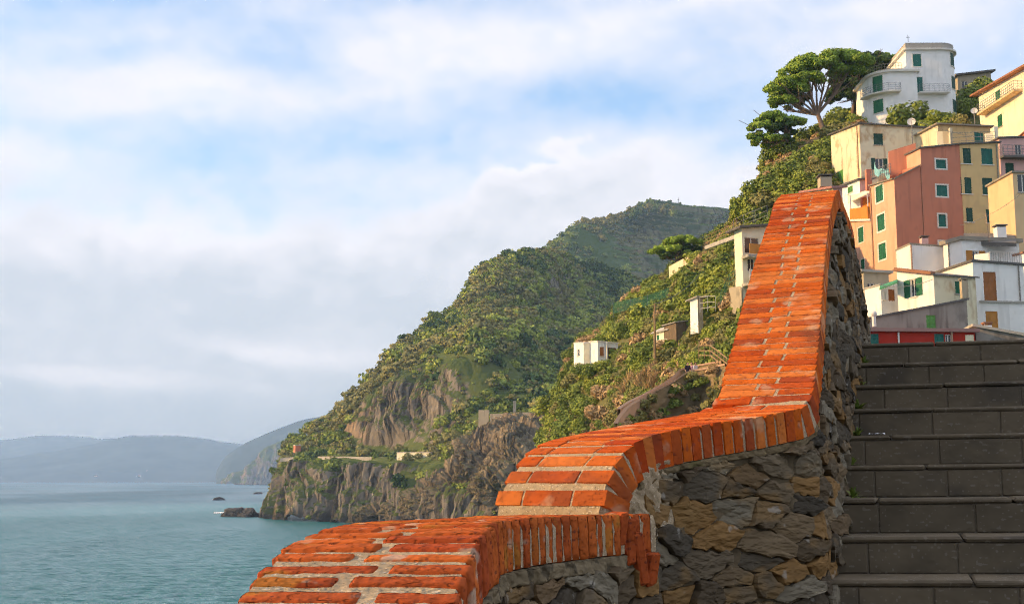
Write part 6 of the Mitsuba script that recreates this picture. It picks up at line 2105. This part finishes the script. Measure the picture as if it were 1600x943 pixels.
# weeds where the wall meets the steps
wm, wuv = rosette(26, 0.09, 0.009, 31, 0.3, 0.2, 1.4)
for i, (kk, off, s) in enumerate(((0, 0.05, 0.9), (1, 0.03, 0.8), (2, 0.05, 0.9), (3, 0.04, 1.2), (4, 0.05, 1.0), (5, 0.06, 1.1))):
    q = nosing(kk) + SR * (off - 0.02) + SD * 0.23 + [0, 0, 0.003]
    key = numbered('weed_tuft')
    labels[key] = {'label': f'small green weed beside the parapet, {NTH[i]} of six up the steps', 'category': 'weed', 'group': 'weeds between parapet and steps'}
    scene[key] = ply(wm, 'leaf_green', uv=wuv, to_world=T().translate(q.tolist()).rotate([0, 0, 1], 70 * i).scale(s))
k = thing('paper_scrap', 'white scrap of paper lying on a step beside the parapet', 'litter')
G = np.array([[nosing(2) + SR * (0.10 + 0.085 * i / 5) + SD * (0.02 + 0.05 * j / 4) + [0, 0, 0.006 + 0.008 * math.sin(i * 1.3 + j) ** 2] for j in range(5)] for i in range(6)])
scene[k] = ply(cat([grid_mesh(G), grid_mesh(G + [0, 0, 0.0015])]), 'paper_white', smooth=True)


# --- rocks in the sea, foam at their feet
def rock(key, c, size, seed):
    m = trimesh.creation.icosphere(5)
    v = m.vertices
    n = v.copy()
    q = v * size * 0.12 + seed
    h = (meshkit.fbm(v * 1.6 + seed, 5, seed) - 0.5) * 0.9 - 0.35 * np.abs(2 * meshkit.fbm(np.column_stack([v[:, 0] * 4 + v[:, 2], v[:, 1] * 4, v[:, 2] * 0.8]) + seed, 3, seed) - 1)
    v = v * (1 + h)[:, None] * size + c
    scene[key] = ply(trimesh.Trimesh(v, m.faces, process=False), 'sea_rock_stone', smooth=30)


for (x, y, d, sz, lab) in ((372, 800, 545, (6.5, 6, 4.2), 'dark jagged rock in the sea at the tip of the headland'), (391, 800, 540, (4.6, 5, 3.4), 'rock between the jagged rock and the headland'), (343, 778.5, 980, (4.4, 5, 2.6), 'low rock standing alone in the sea, leftmost'), (403, 769, 1400, (5.5, 5, 2.2), 'small flat rock farther out beyond the tip of the headland')):
    k = thing('sea_rock', lab, 'rock')
    c = P(x, 749, d)
    rock(k, np.array([c[0], d, 0.1]), np.array(sz), int(x))


def outcrop(c, size, seed, rot):
    m = trimesh.creation.icosphere(6)
    v = m.vertices.copy()
    a = math.radians(rot)
    t = v[:, 0] * 5.0 + v[:, 2] * 1.6 + seed
    h = (saw(t, seed) - 0.5) * 0.34 + (saw(t * 2.7 + v[:, 1] * 1.5, seed + 1) - 0.5) * 0.16 + (saw(v[:, 2] * 4 + v[:, 0], seed + 2) - 0.5) * 0.16 + (meshkit.fbm(v * 2.2 + seed, 5, seed) - 0.5) * 0.7
    h += (1 - np.abs(2 * meshkit.fbm(v * 6 + seed, 4, seed + 5) - 1) - 0.6) * 0.22
    v = v * (1 + h)[:, None] * size
    v = v @ np.array([[math.cos(a), math.sin(a), 0], [-math.sin(a), math.cos(a), 0], [0, 0, 1]])
    return trimesh.Trimesh(v + c, m.faces, process=False)


OUT = [(648, 802, 436, (10, 8, 6), 1, 20), (690, 792, 420, (13, 9, 8), 2, -15), (738, 780, 405, (14, 10, 12), 3, 10), (775, 750, 400, (12, 9, 13), 4, 35), (755, 715, 412, (9, 9, 9), 5, -20), (806, 775, 385, (13, 10, 11), 6, 15), (828, 735, 388, (12, 9, 13), 7, 40),
       (600, 808, 452, (9, 7, 5), 8, 0), (850, 700, 392, (9, 9, 10), 9, 20), (716, 760, 418, (9, 8, 8), 10, 0), (796, 688, 414, (8, 7, 8), 11, 30)]
scene['outcrop_stone'] = rough(land_col(((0.10, 0.10, 0.035), (0.14, 0.12, 0.06)), (0.25, 0.195, 0.125), (0.105, 0.085, 0.065), 0.55, 0.80), 0.92, 0.12, lambda p, n, uv: fbm(p.x * 0.7, p.y * 0.7, p.z * 0.3, 4), 0.9, eps=0.05)
structure('rock_outcrop', cat([outcrop(P(x, y, d), np.array(sz), sd, rt) for x, y, d, sz, sd, rt in OUT]), 'outcrop_stone', 'rugged grey brown rock outcrop at the foot of the slope', 'rock', smooth=25)


def foam(pts, w, seed):
    r = np.random.default_rng(seed)
    out = []
    for (x, y) in pts:
        c = P(x, y, 1)
        d = 16.0 / ((16 - c[2]))
        q = P(x, y, d)
        for j in range(5):
            o = q + [r.normal(0, w), r.normal(0, w * 1.6), 0]
            a = np.linspace(0, 2 * math.pi, 15)[:-1]
            rad = r.uniform(0.5, 1.6) * (1 + 0.5 * np.sin(a * 3 + r.uniform(0, 6)) * r.random())
            ring = np.column_stack([o[0] + np.cos(a) * rad * 1.5, o[1] + np.sin(a) * rad * 2.5, np.full(14, 0.05 + 0.012 * len(out) % 0.2)])
            cc = [*o[:2], ring[0, 2] + 0.12]
            out.append(trimesh.Trimesh(np.vstack([ring, [cc]]), [[i, (i + 1) % 14, 14] for i in range(14)], process=False))
    return cat(out)


scene['foam_white'] = rough((0.72, 0.75, 0.76), 0.9, 0.1)
structure('surf_foam', foam([(342, 800), (347, 801), (390, 803), (397, 804), (483, 810), (489, 811), (494, 811), (500, 812.5), (508, 813.5), (339, 779)], 1.0, 4), 'foam_white', 'white foam where the swell meets the rocks', None, smooth=False, kind='stuff')

# --- tiny village across the bay
rv = np.random.default_rng(77)
VILLAGE = ((150, 746.5), (156, 747), (161, 747.2), (167, 746.6), (172, 747.4), (178, 747), (184, 747.3), (200, 747), (206, 746.4), (212, 746.6), (218, 745.5), (214, 748), (229, 738), (233, 739.5))
VO = np.argsort(np.argsort([q[0] for q in VILLAGE]))
for i, (x, y) in enumerate(VILLAGE):
    d = 7900 if y > 741 else 8000
    c = P(x, y, d)
    k = numbered('village_house')
    labels[k] = {'label': f'tiny pale house of the village across the bay, {NTH[VO[i]]} from the left', 'category': 'house', 'group': 'houses of the village across the bay'}
    w, hh = rv.uniform(12, 22), rv.uniform(9, 16)
    b = hexa([0, 0, 0], [w / 2, 0, 0], [0, 12, 0], [0, 0, hh / 2 + 6])
    gable = trimesh.convex.convex_hull(np.array([[-w / 2, -12, hh / 2 + 6.01], [w / 2, -12, hh / 2 + 6.01], [-w / 2, 12, hh / 2 + 6.01], [w / 2, 12, hh / 2 + 6.01], [-w / 2, 0, hh / 2 + 10], [w / 2, 0, hh / 2 + 10]]))
    put('wall', b.apply_translation(c), 'plaster_pale', k)
    put('roof', gable.apply_translation(c), 'roof_tile', k)
k = thing('radio_mast', 'thin radio mast on the top of the terraced hill', 'mast')
q = P(1060, 322, 1470)
scene[k] = ply(cat([tube([q - [0, 0, 6], q + [0, 0, 11]], [0.5, 0.3], 6), bar(q + [-1.2, 0, 8], q + [1.2, 0, 8], 0.4)]), 'iron_paint')


# --- people on the climbing path
from manifold3d import Manifold
import manifold3d


def person(key, foot, hgt, yaw, shirt, trousers, hair, seed):
    """one continuous body grown from joints, with clothes and hair as thin children"""
    r = np.random.default_rng(seed)
    s = hgt / 1.72
    J = dict(hipL=(-.09, 0, .90), hipR=(.09, 0, .90), kneeL=(-.10, -.03, .49), kneeR=(.11, .05, .49), ankL=(-.10, .02, .09), ankR=(.12, .10, .09), toeL=(-.11, -.14, .04), toeR=(.13, -.06, .04), pel=(0, 0, .96), waist=(0, 0, 1.10), chest=(0, 0, 1.30), neck=(0, 0, 1.46), head=(0, -.015, 1.60),
             shL=(-.17, 0, 1.40), shR=(.17, 0, 1.40), elL=(-.23, .03, 1.13), elR=(.24, -.04, 1.14), wrL=(-.21, -.10, .90), wrR=(.20, -.22, 1.02), haL=(-.20, -.14, .82), haR=(.16, -.29, 1.03))

    def sph(c, q):
        return Manifold.sphere(q * s, 12).translate(tuple(np.array(c) * s))

    def chain(parts):
        out = []
        for a, ra, b, rb in parts:
            out.append(Manifold.batch_hull([sph(J[a], ra), sph(J[b], rb)]))
        return Manifold.batch_boolean(out, manifold3d.OpType.Add)

    def mesh(m):
        v, f, _ = meshkit.arrays(m.refine_to_length(0.03 * s))
        t = trimesh.Trimesh(v, f)
        trimesh.smoothing.filter_taubin(t, iterations=8)
        a = math.radians(yaw)
        t.vertices = t.vertices @ np.array([[math.cos(a), -math.sin(a), 0], [math.sin(a), math.cos(a), 0], [0, 0, 1]]).T + foot
        return t
    legs = [('hipL', .085, 'kneeL', .058), ('hipR', .085, 'kneeR', .058), ('kneeL', .058, 'ankL', .040), ('kneeR', .058, 'ankR', .040), ('pel', .125, 'hipL', .095), ('pel', .125, 'hipR', .095)]
    feet = [('ankL', .042, 'toeL', .032), ('ankR', .042, 'toeR', .032)]
    torso = [('pel', .125, 'waist', .12), ('waist', .12, 'chest', .135), ('chest', .135, 'shL', .07), ('chest', .135, 'shR', .07), ('chest', .11, 'neck', .055)]
    arms = [('shL', .062, 'elL', .043), ('shR', .062, 'elR', .043), ('elL', .043, 'wrL', .03), ('elR', .043, 'wrR', .03), ('wrL', .03, 'haL', .032), ('wrR', .03, 'haR', .032)]
    head = [('neck', .05, 'head', .098)]
    put('body', mesh(chain(legs + feet + torso + arms + head)), 'skin', key, smooth=True)

    def puff(parts, e):
        return chain([(a, ra + e, b, rb + e) for a, ra, b, rb in parts])
    put('shirt', mesh(puff(torso[:4] + arms[:2], .012)), shirt, key, smooth=True)
    put('trousers', mesh(puff(legs, .010)), trousers, key, smooth=True)
    hd = np.array(J['head'])
    cap = Manifold.sphere(.108 * s, 20).translate(tuple((hd + [0, .018, .022]) * s)) - Manifold.cube((.4 * s, .2 * s, .4 * s), True).translate(tuple((hd + [0, -.135, -.03]) * s))
    put('hair', mesh(cap), hair, key, smooth=True)


scene['skin'] = rough((0.50, 0.29, 0.20), 0.6, 0.3)
for nm, c in (('cloth_pink', (0.50, 0.30, 0.36)), ('cloth_dark', (0.03, 0.025, 0.04)), ('cloth_white', (0.62, 0.56, 0.58)), ('cloth_navy', (0.03, 0.04, 0.08)), ('hair_dark', (0.03, 0.02, 0.015)), ('cloth_grey', (0.16, 0.15, 0.15))):
    scene[nm] = rough(c, 0.9, 0.1)
for (x, y, d, sh, tr, lab, yw) in ((1075, 594, 99.5, 'cloth_dark', 'cloth_navy', 'person in dark clothes walking on the path, leftmost of the group', 20), (1081, 592, 99.8, 'cloth_pink', 'cloth_grey', 'person in a pink top in the middle of the group on the path', -30), (1087, 591, 99.4, 'cloth_white', 'cloth_navy', 'person in a pale top at the right of the group on the path', 40)):
    k = thing('person', lab, 'person')
    q = P(x, y, d)
    person(k, np.array([q[0], q[1], P(x, 578, d)[2] - 1.05]), 1.7, yw, sh, tr, 'hair_dark', int(x))
